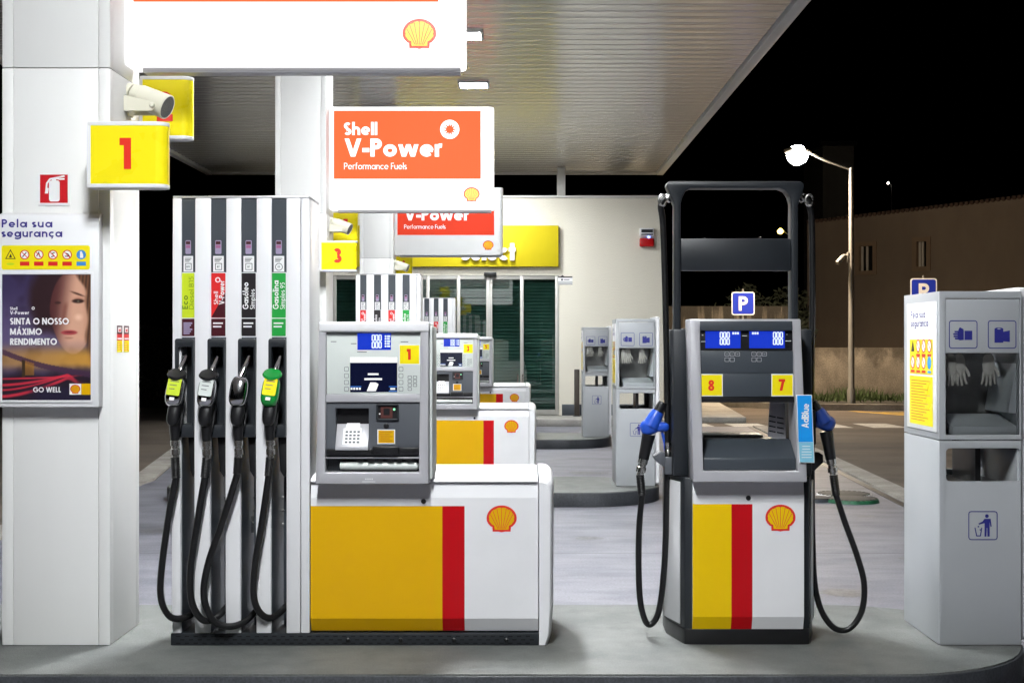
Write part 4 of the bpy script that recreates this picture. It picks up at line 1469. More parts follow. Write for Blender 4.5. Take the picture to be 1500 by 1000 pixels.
for a in range(4):
    for b in range(3):
        fa = mb.bm.faces.new((gr[a][b], gr[a][b + 1], gr[a + 1][b + 1], gr[a + 1][b]))
        fa.material_index = (1, 2, 0)[b] if a < 2 else 0
back = [[mb.bm.verts.new((X(px), .0195, Z(py))) for px in (1014.5, 1177.5)] for py in (922, 704)]
mb.bm.faces.new([back[0][0]] + [gr[k][0] for k in range(5)] + [back[1][0]])
mb.bm.faces.new([back[1][1]] + [gr[k][3] for k in range(4, -1, -1)] + [back[0][1]])
mb.bm.faces.new((gr[4][0], gr[4][3], back[1][1], back[1][0]))
fp_ = mb.build('front_panel', [WHITE, YELG, RED], disp, smooth=False)
mb = MB()
emblem(mb, plane((0, -.004, 0)), X(1143), Z(758.3), .138, 0, 1, .001)
mb.build('shell_emblem', [VRED, YELG], fp_, smooth=False)
MB().lathe((X(1096), -.003, Z(729)), (0, -1, 0), [(.013, -.004), (.013, .006), (.009, .01), (0, .01)], n=14).build('lock', BLACK, fp_)
# head
yh = -.10
outer = [(X(1012), Z(703)), (X(1176.5), Z(703)), (X(1167), Z(468)), (X(1007), Z(468))]
inner = [(X(1026.5), Z(687)), (X(1163), Z(687)), (X(1155.5), Z(478)), (X(1021.5), Z(478))]
MB().ring(outer, inner, 'y', yh, .10, bev=.006).build('head_frame', SILVER, disp)
MB().prism([(X(1021.8), Z(484.5)), (X(1155.2), Z(484.5)), (X(1155), Z(471)), (X(1021.5), Z(471))], 'y', yh - .003, .095, bev=.003).build('head_cap', SLATE, disp)
yl = yh + .018
dp = MB().box(X(1021.8), X(1156.5), yl, .09, Z(513.5), Z(484.8), .001).build('display_panel', BLACK, disp)
fl = plane((0, yl, 0))
for (u0, u1, ud, us) in ((1030, 1081, 1050.5, 1069), (1093.5, 1145, 1127.5, 1097.5)):
    mb = MB()
    mb.rect(fl, X(u0), X(u1), Z(510), Z(485.5), 0, .001)
    for zz in (494.8, 504.5):
        digits7(mb, fl, '000', X(ud + 1), Z(zz), .0115, .027, 1, .0055)
    for q in range(3):
        mb.rect(fl, X(us + q * 3.4), X(us + 2.7 + q * 3.4), Z(490), Z(486.8), 1, .0015)
    mb.build('price_display', [LCDB, LCDW], dp, smooth=False)
mb = MB()
for (u0, u1, v) in ((1024, 1030, 500.3), (1083, 1090, 492), (1146, 1154, 499.5), (1025, 1027, 491), (1147, 1149, 490)):
    mb.rect(fl, X(u0), X(u1), Z(v + .5), Z(v - .4), 0, .001)
mb.build('small_print', LGREY, dp, smooth=False)
mb = MB()
mb.box(X(1022), X(1157), yl + .002, .088, Z(546.6), Z(513.8), .001)
mb.box(X(1022.5), X(1158.5), yl - .001, .088, Z(580), Z(547), .001)
kp_ = mb.build('control_panel', SLATE, disp)
mb = MB()
for u in (1058, 1097):
    for a in range(5):
        c, r_ = a % 3, a // 3
        mb.ring(rrect(X(u + c * 7.6), X(u + 6.8 + c * 7.6), Z(521.6 + r_ * 8), Z(515.5 + r_ * 8), .003, 2), rrect(X(u + .6 + c * 7.6), X(u + 6.2 + c * 7.6), Z(521 + r_ * 8), Z(516.1 + r_ * 8), .002, 2), 'y', yl + .0005, yl + .0016)
        mb.rect(plane((0, yl + .001, 0)), X(u + 2 + c * 7.6), X(u + 4.8 + c * 7.6), Z(519), Z(518.2), 0, .001)
mb.build('keypad', SILVER, kp_, smooth=False)
fl2 = plane((0, yl - .001, 0))
for num, u in (('8', 1023.2), ('7', 1125.5)):
    mb = MB()
    mb.rect(fl2, X(u), X(u + 32), Z(579.5), Z(547.3), 0, .001)
    mb.rect(fl2, X(u + 1.2), X(u + 30.8), Z(578.3), Z(548.6), 1, .0015)
    mb.text(fl2, num, X(u + 16), Z(571.5), Z(556 if num == '8' else 554.5) - Z(571.5), .2 if num == '8' else .23, 2, .002, align='c')
    mb.build('number_plate', [WFILM, YELB, REDN], kp_, smooth=False)
MB().box(X(1022.8), X(1159), yl + .004, .095, Z(588.5), Z(580.3), .002).build('lower_bar', BLACK, disp)
# hollow below the display: open to the back, shelf, sloping tray, vent plate
mb = MB()
mb.prism([(-.075, Z(686.5)), (-.075, Z(669.5)), (.06, Z(645)), (.30, Z(645)), (.30, Z(686.5))], 'x', X(1027.5), X(1161.5), bev=.004)
mb.build('sloping_tray', SLATE, disp)
mb = MB()
mb.box(X(1028), X(1129), .22, .45, Z(644.7), Z(641), .002)
mb.build('rear_shelf', LGREY, disp)
vp = MB().prism([(X(1131), Z(642)), (X(1158), Z(648)), (X(1156), Z(588)), (X(1134), Z(588))], 'y', .12, .13, bev=.001).build('vent_plate', SILVER, disp)
mb = MB()
for r_ in range(4):
    for c in range(2):
        u, v = 1132.5 + c * 12, 609.5 + r_ * 7.4 + c * 2.2
        mb.poly(plane((0, .119, 0)), [(X(u), Z(v + 2.4)), (X(u + 10), Z(v + 4.2)), (X(u + 10), Z(v + 2.4)), (X(u), Z(v + .4))], 0, .0008)
mb.build('slot', BLACK, vp, smooth=False)
mb = MB()
mb.box(X(1012), X(1026), .101, .59, Z(702), Z(480), .004)
mb.box(X(1163), X(1176), .101, .59, Z(702), Z(480), .004)
mb.box(X(1026.2), X(1162.8), .101, .59, Z(588), Z(480), .004)
mb.build('head_body', DARK, disp)
# vertical posts and the arch over the top
mb = MB()
ya, yb = .16, .26
AX = lambda px: (px - CX) * 7.16 / F - (1095 - CX) / s7
AZ = lambda py: CZ - .15 - (py - CY) * 7.16 / F
arch_o = [(AX(988), AZ(700)), (AX(988), AZ(330)), (AX(988), AZ(300)), (AX(980), AZ(280)), (AX(976), AZ(271)), (AX(979), AZ(265.5)), (AX(1174), AZ(265.5)), (AX(1178.5), AZ(271)), (AX(1176), AZ(281)), (AX(1169.5), AZ(300)), (AX(1169.5), AZ(330)), (AX(1169.5), AZ(700))]
arch_i = [(AX(997.5), AZ(700)), (AX(997.5), AZ(330)), (AX(997.5), AZ(298)), (AX(1000), AZ(289)), (AX(1005), AZ(279)), (AX(1012), AZ(275.5)), (AX(1142), AZ(275.5)), (AX(1151), AZ(279)), (AX(1157), AZ(288)), (AX(1159.5), AZ(298)), (AX(1159.5), AZ(330)), (AX(1159.5), AZ(700))]
t_ = bmesh.new()
L = [[t_.verts.new((p[0], y, p[1])) for p in q] for q in (arch_o, arch_i) for y in (ya, yb)]
oa, ob, ia, ib = L
for k in range(len(arch_o) - 1):
    for q in ((oa[k], oa[k + 1], ob[k + 1], ob[k]), (ia[k], ib[k], ib[k + 1], ia[k + 1]), (oa[k], ia[k], ia[k + 1], oa[k + 1]), (ob[k], ob[k + 1], ib[k + 1], ib[k])):
        t_.faces.new(q)
t_.faces.new((oa[0], ob[0], ib[0], ia[0]))
t_.faces.new((oa[-1], ia[-1], ib[-1], ob[-1]))
mb._finish(t_, .008, 2, 0)
mb.build('arch_frame', ARCHM, disp)
hb = MB().box(AX(997.6), AX(1159.4), .18, .24, AZ(396), AZ(349), .004).build('header_board', ARCHM, disp)
for px in (1035, 1116):
    MB().lathe((AX(px), .23, AZ(349)), (0, 0, 1), [(.007, 0), (.007, .008), (.0, .011)], n=8).build('screw', CHROME, hb)
mb = MB()
for a, b in ((989, 1012), (1176.5, 1196)):
    MB().box(X(a), X(b), .10, .40, Z(700), Z(482), .01).build('side_column', ARCHM, disp)
# blue vertical label
lb = MB().prism([(X(1160), Z(577)), (X(1182.5), Z(577)), (X(1186.3), Z(675)), (X(1164.5), Z(675))], 'y', yh - .012, yh - .006, bev=.001).build('side_label', WFILM, disp)
fa_ = plane((0, yh - .0125, 0))
mb = MB()
mb.poly(fa_, [(X(1161), Z(578)), (X(1181.5), Z(578)), (X(1184), Z(645)), (X(1163.3), Z(645))], 0, .0008)
mb.poly(fa_, [(X(1163.4), Z(645.4)), (X(1184.1), Z(645.4)), (X(1185.2), Z(674)), (X(1165.3), Z(674))], 1, .0008)
mb.build('colour_field', [ADB, ADB2], lb, smooth=False)
mb = MB()
mb.text(plane((X(1177.6), yh - .0125, Z(624.5)), (0.02, 0, 1), (-1, 0, .02)), 'AdBlue', 0, 0, .036, .17, 0, .002, sx=1.0 * .124 / (sum(glyph(c, .17)[0] + .09 for c in 'AdBlue') * .036))
for q in range(5):
    mb.rect(fa_, X(1168.5 + (q > 1) * -1), X(1180 + (q > 1) * 2), Z(651.6 + q * 4), Z(650.6 + q * 4), 0, .002)
mb.build('lettering', WFILM, lb, smooth=False)


def side_nozzle(s, body_m, hose_px, noz_px, swivel_tilt):
    """s = -1 left, +1 right. Blue nozzle parked beside the dispenser with its hose."""
    Yd = .22
    sc = F / 7.22
    LX = lambda px: (px - CX) / sc - (1095 - CX) / s7
    LZ = lambda py: CZ - (py - CY) / sc - .15
    pt = lambda px, py, d=Yd: Vector((LX(px), d, LZ(py)))
    (bx, by), (tx, ty), (hx, hy) = noz_px     # body centre, tip (into the boot), handle end
    c, tp, he = pt(bx, by), pt(tx, ty), pt(hx, hy)
    mb = MB()
    mb.tube([c + (he - c) * .25, c + (he - c) * .6, he], lambda t: .036 - .008 * t, n=12)
    nz = mb.build('nozzle', BLACK, disp)
    mb = MB()
    d = (tp - c)
    mb.blob(c, .058, .034, .044, 2.7, tf=Matrix.Rotation(R(-24 * s * -1), 4, 'Y'))
    mb.tube([c + Vector((0, 0, .0)), c + d * .5, c + d * .8], lambda t: .046 - .014 * t, n=12)
    mb.blob(c + Vector((-s * .055, 0, -.004)), .045, .028, .026, 2.6)
    mb.build('cover', body_m, nz)
    MB().tube([c + d * .75, c + d * 1.15, tp + Vector((-s * .015, 0, .03))], lambda t: .028 - .006 * t, n=12).build('spout_guard', BLACK, nz)
    MB().tube([c + Vector((-s * .06, 0, -.025)), c + Vector((-s * .075, 0, -.09)), c + Vector((-s * .085, 0, -.15)), c + Vector((-s * .12, 0, -.16))], .008, n=8).build('lever', body_m, nz)
    sv = he - c
    sv.normalize()
    MB().lathe(he - sv * .01, sv, [(.02, 0), (.026, .005), (.026, .035), (.021, .04), (.021, .05), (.026, .055), (.026, .08), (.017, .085), (.017, .105)], n=16).build('swivel', STEEL, nz)
    st = he + sv * .085
    pts = []
    for p in hose_px:
        pts.append(pt(p[0], p[1], p[2] if len(p) > 2 else Yd))
    sleeve_and_hose(disp, st, pts, .0165)
    # holster on the side
    mb = MB()
    if s < 0:
        mb.prism([(LX(956), LZ(668)), (LX(966), LZ(661)), (LX(973), LZ(661)), (LX(973), LZ(684)), (LX(962), LZ(676))], 'y', .17, .27, bev=.004)
        mb.box(LX(972), LX(998), .16, .28, LZ(693), LZ(668), .006)
    else:
        mb.prism([(LX(1197), LZ(661)), (LX(1203), LZ(665)), (LX(1203), LZ(676)), (LX(1190), LZ(688)), (LX(1180), LZ(686)), (LX(1180), LZ(661))], 'y', .17, .27, bev=.004)
        mb.box(LX(1174), LX(1192), .16, .28, LZ(650), LZ(600), .006)
    hl = mb.build('holster', GREYP if s < 0 else BLACK, disp)
    if s < 0:
        MB().lathe((LX(978), .2, LZ(667.8)), (0, 0, 1), [(.014, 0), (.014, .03), (.011, .034), (.011, .055), (.015, .06), (.015, .075), (0, .077)], n=12).build('peg', STEEL, hl)
    # swivel joint where the hose leaves the arch
    e = pt(*hose_px[-1][:2], hose_px[-1][2])
    MB().lathe(e + Vector((s * .0, 0, -.02)), Vector((-s * .6, 0, .8)), [(.018, 0), (.024, .006), (.024, .03), (.017, .035), (.017, .055), (.022, .06), (.022, .08)], n=14).build('hose_joint', STEEL, disp)
    mb = MB()
    ring_c = e + Vector((s * .02, -.02, -.02))
    mb.tube([ring_c + Vector((.02 * math.cos(a), 0, .03 * math.sin(a))) for a in [k * .6 for k in range(11)]], .006, n=6, spline=3)
    mb.build('hose_clip', STEEL, disp)


side_nozzle(-1, NOZB,
            [(940.5, 725), (936.5, 770), (935.5, 830), (938, 880), (946, 910), (956, 912), (966, 890), (973, 830), (976, 750), (977.5, 650), (977.5, 550, .24), (975, 420, .25), (972, 330, .25), (968.5, 300, .24), (976, 288, .24)],
            ((953, 624), (967, 597), (942.5, 672)), 0)
side_nozzle(1, mat('deep_blue_plastic', (.012, .04, .22), .35, var=.06),
            [(1225, 725), (1238, 765), (1256, 815), (1266, 856), (1262, 895), (1244, 920), (1222, 919), (1203, 893), (1193, 850), (1190, 780), (1189, 690), (1190, 560, .24), (1192, 430, .25), (1191, 330, .25), (1187, 300, .24), (1180, 288, .24)],
            ((1208, 618), (1195, 596), (1217, 672)), 0)

# ------------------------------------------------------------------ bins with glove and towel dispenser
def icon_frame(mb, f, u0, u1, v0, v1, m):
    mb.ring  # keep the frame as one thin printed line
    o = rrect(u0, u1, v0, v1, .012, 3)
    mb.stroke(f, o + [o[0]], .0045, m, .0008)


bin0 = thing('service_bin', 'grey bin', 'waste bin', (2.365, 7.0, .15), 'grey bins with glove dispensers')
Wd, Dp, Ht = .422, .64, 1.818
X = lambda px: (px - 1436) / s7
Z = lambda py: (945 - py) / s7
hw = Wd / 2
mb = MB()
zs_, zm = Z(645.5), Z(644)
# lower shell with a letterbox slot through front and back
o4 = rrect(-hw + .001, hw - .001, .004, zs_, .004, 4)
i4 = rrect(X(1386), X(1494.5), Z(705), Z(656.5), .02, 4)
mb.ring(o4, i4, 'y', 0, .016, bev=.002)
mb.ring(o4, rrect(X(1392), X(1478), Z(703), Z(659), .02, 4), 'y', Dp - .016, Dp)
mb.box(-hw, -hw + .016, .0165, Dp - .0165, .004, zs_, .001)
mb.box(hw - .016, hw, .0165, Dp - .0165, .004, zs_, .001)
mb.build('lower_shell', BINGREY, bin0)
mb = MB()
mb.box(-hw + .0165, hw - .0165, .02, Dp - .02, .02, Z(712), 0)
mb.box(X(1440), X(1448), .12, .5, Z(712) + .001, Z(652), 0)
mb.build('inner_liner', BLACK, bin0)
# upper shell
mb = MB()
mb.ring([(-hw, zm), (hw, zm), (hw, Ht), (-hw, Ht)], [(X(1385), Z(637)), (X(1494), Z(637)), (X(1494), Z(437)), (X(1385), Z(437))], 'y', -.002, .016, bev=.002)
mb.box(-hw, -hw + .016, .0165, Dp, zm, Ht, .001)
mb.box(hw - .016, hw, .0165, Dp, zm, Ht, .001)
mb.box(-hw + .0165, hw - .0165, .0165, Dp, Ht - .016, Ht, .001)
mb.box(-hw + .0165, hw - .0165, .0165, Dp, zm, zm + .014, .001)
mb.build('upper_shell', BINGREY, bin0)
ip = MB().box(X(1385.5), X(1493.5), .004, .02, Z(517), Z(438), .001).build('icon_panel', BINGREY, bin0)
fi = plane((0, .004, 0))
mb = MB()
icon_frame(mb, fi, X(1391), X(1431.5), Z(510), Z(470), 0)
mb.poly(fi, [(X(1412), Z(498)), (X(1412), Z(483.5)), (X(1406), Z(482)), (X(1403), Z(486)), (X(1403), Z(497)), (X(1406), Z(498.5))], 0, .001)
mb.rect(fi, X(1413.2), X(1424.5), Z(498), Z(484.5), 0, .001)
for q, (l, y) in enumerate(((1398.5, 486), (1396.5, 489.4), (1397, 492.8), (1399, 496))):
    mb.rect(fi, X(l), X(1404), Z(y + 1.2), Z(y - 1.2), 0, .0013)
mb.poly(fi, [(X(1404), Z(484)), (X(1410), Z(484.5)), (X(1412), Z(482.5)), (X(1406.5), Z(479.5)), (X(1405.5), Z(480.4))], 0, .0015)
icon_frame(mb, fi, X(1448), X(1488.5), Z(510), Z(470), 0)
mb.rect(fi, X(1457), X(1470), Z(502), Z(482), 0, .001)
mb.disc(fi, X(1463.5), Z(482), .0228, 0, .0013, ry=.008)
mb.poly(fi, [(X(1470), Z(500)), (X(1479.5), Z(501)), (X(1479.5), Z(484)), (X(1470), Z(486))], 0, .0011)
mb.disc(fi, X(1463.5), Z(481.6), .009, 1, .0018, ry=.003)
mb.build('pictogram', [BLUE, BINGREY], ip, smooth=False)
MB().box(X(1385.5), X(1493.5), .006, .009, Z(636.5), Z(517.4)).build('window', CLEAR, bin0)
mb = MB()
mb.box(-hw + .017, hw - .017, .40, .41, zm + .015, Z(517), 0)
mb.build('inner_back', mat('bin_inside_grey', (.42, .41, .40), .6), bin0)
mb = MB()
mb.prism([(.03, zm + .0145), (.03, Z(625)), (.26, Z(611)), (.39, Z(611)), (.39, zm + .0145)], 'x', X(1398), X(1493), bev=.003)
mb.build('tray', BINGREY2, bin0)
mb = MB()
mb.prism([(X(1494), Z(517.5)), (X(1494), Z(606)), (X(1480), Z(605))], 'y', .03, .39)
mb.build('side_wing', BINGREY2, bin0)
ps = MB().box(-hw - .005, -hw - .0005, .035, .565, Z(634), Z(441), .001).build('side_notice', WFILM, bin0)
fs = plane((-hw - .0052, .59, 0), (0, -1, 0), (0, 0, 1))
mb = MB()
mb.text(fs, 'Pela sua', .10, Z(464), Z(453) - Z(464), .15, 3, .0008, track=.15, sx=1.35)
mb.text(fs, 'segurança', .10, Z(477.5), Z(466.5) - Z(477.5), .15, 3, .0008, track=.13, sx=1.3)
mb.rect(fs, .08, .50, Z(550), Z(497), 0, .0008)
mb.rect(fs, .08, .50, Z(627), Z(553), 0, .0008)
for r_ in range(2):
    for c in range(4):
        u, v = .14 + c * .10, Z(507 + r_ * 25)
        if r_ == 1 and c == 3:
            mb.disc(fs, u, v, .034, 4, .0014)
            mb.rect(fs, u - .03, u + .03, v - .055, v - .042, 4, .0014)
        elif r_ == 0 and c == 0:
            mb.poly(fs, [(u - .03, v - .03), (u + .03, v - .03), (u, v + .03)], 5, .0014)
        else:
            mb.disc(fs, u, v, .036, 1, .0014)
            mb.disc(fs, u, v, .028, 2, .0018)
            mb.stroke(fs, [(u - .02, v + .02), (u + .02, v - .02)], .006, 1, .0022)
            mb.rect(fs, u - .034, u + .034, v - .056, v - .042, 1, .0014)
for q in range(15):
    mb.rect(fs, .11, .45 - (q * 37 % 5) * .03, Z(560.6 + q * 4.3), Z(559.4 + q * 4.3), 6, .0014)
mb.build('notice_print', [YELB, VRED, WFILM, NAVY, ADB, BFILM, mat('notice_red_ink', (.55, .12, .02), .4, var=0)], ps, smooth=False)
mb = MB()
ff = plane((0, -.0005, 0))
icon_frame(mb, ff, X(1419), X(1460.5), Z(790), Z(749), 0)
mb.disc(ff, X(1445.5), Z(755.5), .0095, 0, .001, 14)
mb.poly(ff, [(X(1442), Z(759.5)), (X(1451), Z(759.5)), (X(1452.5), Z(771)), (X(1450.6), Z(771)), (X(1449.6), Z(764)), (X(1449.4), Z(785.5)), (X(1446.2), Z(785.5)), (X(1446), Z(773)), (X(1445.2), Z(773)), (X(1444.8), Z(785.5)), (X(1442), Z(785.5)), (X(1442), Z(766)), (X(1434), Z(768)), (X(1433), Z(766.5)), (X(1439), Z(763.5))], 0, .001)
mb.stroke(ff, [(X(1428), Z(772.5)), (X(1430.5), Z(784.5)), (X(1436), Z(784.5)), (X(1438), Z(772.5))], .005, 0, .001)
mb.rect(ff, X(1432), X(1434), Z(772), Z(770), 0, .0012)
mb.rect(ff, X(1435), X(1436.7), Z(776.5), Z(774.8), 0, .0012)
mb.build('litter_pictogram', BLUE, bin0, smooth=False)
mb = MB()
mb.prism(rrect(.03, Dp - .02, Z(940), Ht + .022, .03, 4), 'x', hw + .001, hw + .05, bev=.006)
mb.build('end_panel', WHITE, bin0)


def glove_bunch(root_loc, label, s):
    t = thing('glove_bunch', label, 'gloves', root_loc, 'disposable gloves hanging in the bins')
    m = mat('glove_vinyl', (.78, .74, .68), .4, var=.1, scale=20)
    random.seed(int(root_loc[0] * 100 + s))
    for k in range(2 if s < 0 else 1):
        mb = MB()
        dx = (k * .055) + random.uniform(-.005, .005)
        c = Vector((dx, .01 * k, 0))
        mb.blob(c + Vector((0, 0, -.045)), .032, .014, .06, 2.4)
        for q in range(4):
            x = -.024 + q * .0155
            mb.tube([c + Vector((x, 0, -.08)), c + Vector((x * 1.25, -.004, -.12)), c + Vector((x * 1.5 + .004 * k, -.001, -.145 - .012 * (1 - abs(q - 1.4) / 1.5)))], lambda t: .0085 - .003 * t, n=7, spline=4)
        mb.tube([c + Vector((.022, 0, -.05)), c + Vector((.045, -.005, -.085)), c + Vector((.05, -.006, -.105))], lambda t: .0095 - .003 * t, n=7, spline=4)
        mb.build('glove', m, t)
    return t


bins = [bin0]
for loc in ((1.255, 14.8, .15), (1.255, 22.57, .15)):
    b = copy_tree(bin0)
    b.location = loc
    bins.append(b)
for b, l in zip(bins, ('big grey service bin in the right foreground, cut by the edge of the photo', 'grey service bin on the second island, left of the tall dispenser', 'farthest grey service bin, near the dark bollard and the shop door')):
    b['label'] = l
for b, w in zip(bins, ('right foreground bin', 'bin beside the tall dispenser', 'farthest bin')):
    for s in (-1, 1):
        glove_bunch((b.location.x + (-.13 if s < 0 else .075), b.location.y + .085, .15 + Z(522)), ('left' if s < 0 else 'right') + ' bunch of pale gloves hanging behind the window of the ' + w, s)

# ------------------------------------------------------------------ shop
YS = 29.42
SX = lambda px: (px - CX) * YS / F
SZ = lambda py: CZ - (py - CY) * YS / F
shop = thing('shop_building', 'cream rendered station shop with shuttered glass doors at the back', 'building', (-2, YS, 0))
ox0, ox1, oz0, oz1 = SX(395), SX(819), .15, SZ(403)
rt, rb, rl, rr_ = SZ(290), 0, -6.7, SX(972)
mb = MB()
D2 = 9.0
L_ = lambda x: x + 2
mb.box(L_(rl), L_(ox0), 0, .3, .0, rt)
mb.box(L_(ox1), L_(rr_), 0, .3, 0, rt)
mb.box(L_(ox0), L_(ox1), 0.0005, .3, oz1, rt)
mb.box(L_(rl), L_(rl) + .3, .3005, D2, 0, rt)
mb.box(L_(rr_) - .3, L_(rr_), .3005, D2, 0, rt)
mb.box(L_(rl) + .3, L_(rr_) - .3, D2 - .3, D2, 0, rt)
mb.build('wall', SHOPW, shop)
MB().box(L_(rl) + .31, L_(rr_) - .31, .31, D2 - .31, rt - .4, rt - .2).build('roof', WHITE_M, shop)
mb = MB()
mb.box(L_(rl) - .03, L_(rr_) + .03, -.03, .33, rt + .001, rt + .05, .008)
mb.build('coping', WHITE_M, shop)
mb = MB()
mb.box(L_(ox1) + .06, L_(rr_) + .005, -.012, -.001, .15, SZ(592), .003)
mb.build('base_band', SLATE, shop)
mb = MB()
mb.box(L_(rl), L_(ox0) - .06, -.012, -.001, .15, SZ(592), .003)
mb.build('base_band', SLATE, shop)
# door and window frames
mb = MB()
ff = .055
mb.box(L_(ox0), L_(ox1), .03, .14, oz1 - .09, oz1 - .001, .004)
mb.box(L_(ox0), L_(ox1), .03, .14, .15, .27, .004)
for px in (395.5, 487, 527, 581, 624, 669, 712.2, 717.6, 762, 813.5):
    x = L_(SX(px))
    mb.box(x - .001, x + (.075 if px != 717.6 else .05), .028, .142, .151, oz1 - .002, .004)
fr = mb.build('door_frame', mat('aluminium_frame', (.50, .49, .46), .4, metal=.4, var=.04), shop)
mb = MB()
mb.box(L_(ox0), L_(ox1), .08, .088, .27, oz1 - .09)
mb.build('glazing', PANE, shop)
mb = MB()
mb.box(L_(SX(709)), L_(SX(727)), -.10, -.001, SZ(404.5), SZ(399), .01)
mb.build('door_sensor', BLACK, shop)
mb = MB()
pr = []
z = .15
while z < oz1 + .05:
    pr += [(0, z), (.012, z + .012), (.016, z + .035), (.012, z + .058), (0, z + .066)]
    z += .072
for (a, b), (c, d) in zip(pr, pr[1:]):
    v = [mb.bm.verts.new(p) for p in ((L_(ox0), .34 - a, b), (L_(ox1), .34 - a, b), (L_(ox1), .34 - c, d), (L_(ox0), .34 - c, d))]
    mb.bm.faces.new(v)
mb.build('roller_shutter', SHUT, shop)
mb = MB()
mb.box(L_(ox0), L_(ox0) + .02, .143, .35, .15, oz1)
mb.box(L_(ox1) - .02, L_(ox1), .143, .35, .15, oz1)
mb.box(L_(ox0) + .02, L_(ox1) - .02, .143, .35, oz1 - .02, oz1 - .001)
mb.build('reveal', SHOPW, shop)
for px in (758.3, 765.5):
    MB().tube([(L_(SX(px)), -.0, SZ(550)), (L_(SX(px)), -.03, SZ(548)), (L_(SX(px)), -.03, SZ(562)), (L_(SX(px)), 0.0, SZ(564))], .014, n=8, spline=0).build('door_handle', STEEL, shop)
# yellow shop sign, letters standing off it
t = thing('shop_sign', 'long yellow sign with white raised letters above the shop doors', 'sign', (SX(818), YS - .14, SZ(391)))
wS, hS = SX(818) - SX(519), SZ(331) - SZ(391)
MB().box(-wS, 0, 0, .139, 0, hS, .012).build('sign_panel', mat('sign_yellow', (.58, .47, .012), .5, var=.02, spec=.2), t)
fS = plane((-(818 - 676) * YS / F, -.05, .13))
mb = MB()
nat = sum(glyph(c, .24)[0] + .07 for c in 'Select') * .40
mb.text(fS, 'Select', 0, 0, .40, .24, 0, 0, track=.07, sx=(757 - 676) * YS / F / nat)
gm = bmesh.ops.extrude_face_region(mb.bm, geom=mb.bm.faces[:])
bmesh.ops.translate(mb.bm, verts=[v for v in gm['geom'] if isinstance(v, bmesh.types.BMVert)], vec=(0, -.03, 0))
bmesh.ops.recalc_face_normals(mb.bm, faces=mb.bm.faces)
mb.build('raised_letter', WHITE, t, smooth=False)

t = thing('door_notice', 'small black and white notice on the wall right of the shop doors', 'notice', (SX(828), YS, SZ(411)))
mb = MB()
fn = plane((0, -.002, 0))
mb.rect(fn, -.155, .155, -.09, .09, 0, .0005)
mb.rect(fn, -.155, .155, .062, .09, 1, .001)
mb.rect(fn, -.155, .155, -.045, -.03, 1, .001)
mb.rect(fn, -.155, .155, -.085, -.07, 1, .001)
mb.disc(fn, -.07, .02, .022, 1, .001)
mb.rect(fn, -.03, .09, .012, .026, 1, .001)
mb.poly(fn, [(-.1, .09), (-.02, .09), (-.06, .12)], 1, .001)
mb.build('printed_plate', [WFILM, BFILM], t, smooth=False)

t = thing('alarm_box', 'red and white alarm siren with a blue light high on the shop wall', 'alarm', (SX(947), YS, SZ(348)))
MB().box(-.155, .155, -.10, -.001, .02, .2, .02).build('siren_housing', WHITE, t)
MB().box(-.155, .155, -.105, -.001, -.20, -.02, .025, seg=3).build('red_lens', mat('alarm_red', (.5, .008, .01), .25, var=0), t)
MB().blob((.04, -.11, .0), .035, .02, .02, 2).build('status_light', BLUELED, t)
mb = MB()
mb.rect(plane((0, -.1002, 0)), -.12, .13, .10, .17, 0, .0008)
mb.rect(plane((0, -.1002, 0)), -.12, .13, .045, .075, 0, .0008)
mb.build('marking', DARK, t, smooth=False)

t = thing('bollard', 'dark square bollard on the pavement beside the shop door', 'bollard', (SX(844), YS - .35, .15))
MB().box(-.055, .055, -.055, .055, 0, 1.0, .008).build('post', mat('bollard_brown', (.045, .035, .028), .5), t)
MB().box(-.08, .08, -.08, .08, 0.0005, .015, .003).build('base_plate', DARK, t)

t = thing('roof_post', 'pale post on the shop roof holding up the canopy edge', 'post', ((822 - CX) * 30.2 / F, 30.2, rt - .2))
MB().box(-.09, .09, -.09, .09, 0, CAN_Z - rt + .197, .006).build('steel_post', WHITE_M, t)
MB().box(-.16, .16, -.16, .16, 0.0005, .02, .003).build('base_plate', WHITE_M, t)

# ------------------------------------------------------------------ tank covers on the ground
for (px, py, r, m, lab) in ((1236, 727.5, .29, WFILM, 'round tank cover with a white rim in the forecourt'), (1248, 734.5, .27, mat('green_cast_rim', (.02, .12, .055), .55, var=.3, scale=20), 'round tank cover with a green rim in the forecourt'), (1196, 733.5, .16, SLATE, 'small dark tank cover left of the white and green ones')):
    Yg = CZ * F / (py - CY)
    t = thing('tank_cover', lab, 'manhole cover', ((px - CX) * Yg / F, Yg, 0.0), 'tank covers in the forecourt')
    mb = MB()
    n = 28
    mb.lathe((0, 0, 0.001), (0, 0, 1), [(r * 1.06, 0), (r * 1.02, .034), (r * .96, .038), (r * .94, .034), (r * .88, .02)], n=40)
    mb.build('rim', m, t)
    mb = MB()
    mb.lathe((0, 0, .026), (0, 0, 1), [(r * .93, 0), (r * .93, .014), (r * .85, .018), (0, .018)], n=40)
    for k in range(n):
        a = 2 * math.pi * k / n
        mb.box(-.011, .011, -.018, .018, 0, .016, .003, tf=Matrix.Translation((r * .95 * math.cos(a), r * .95 * math.sin(a), .028)) @ Matrix.Rotation(a, 4, 'Z'))
    mb.build('lid', mat('cast_iron', (.035, .032, .03), .6, var=.3, scale=25, bump=.3, bscale=40), t)

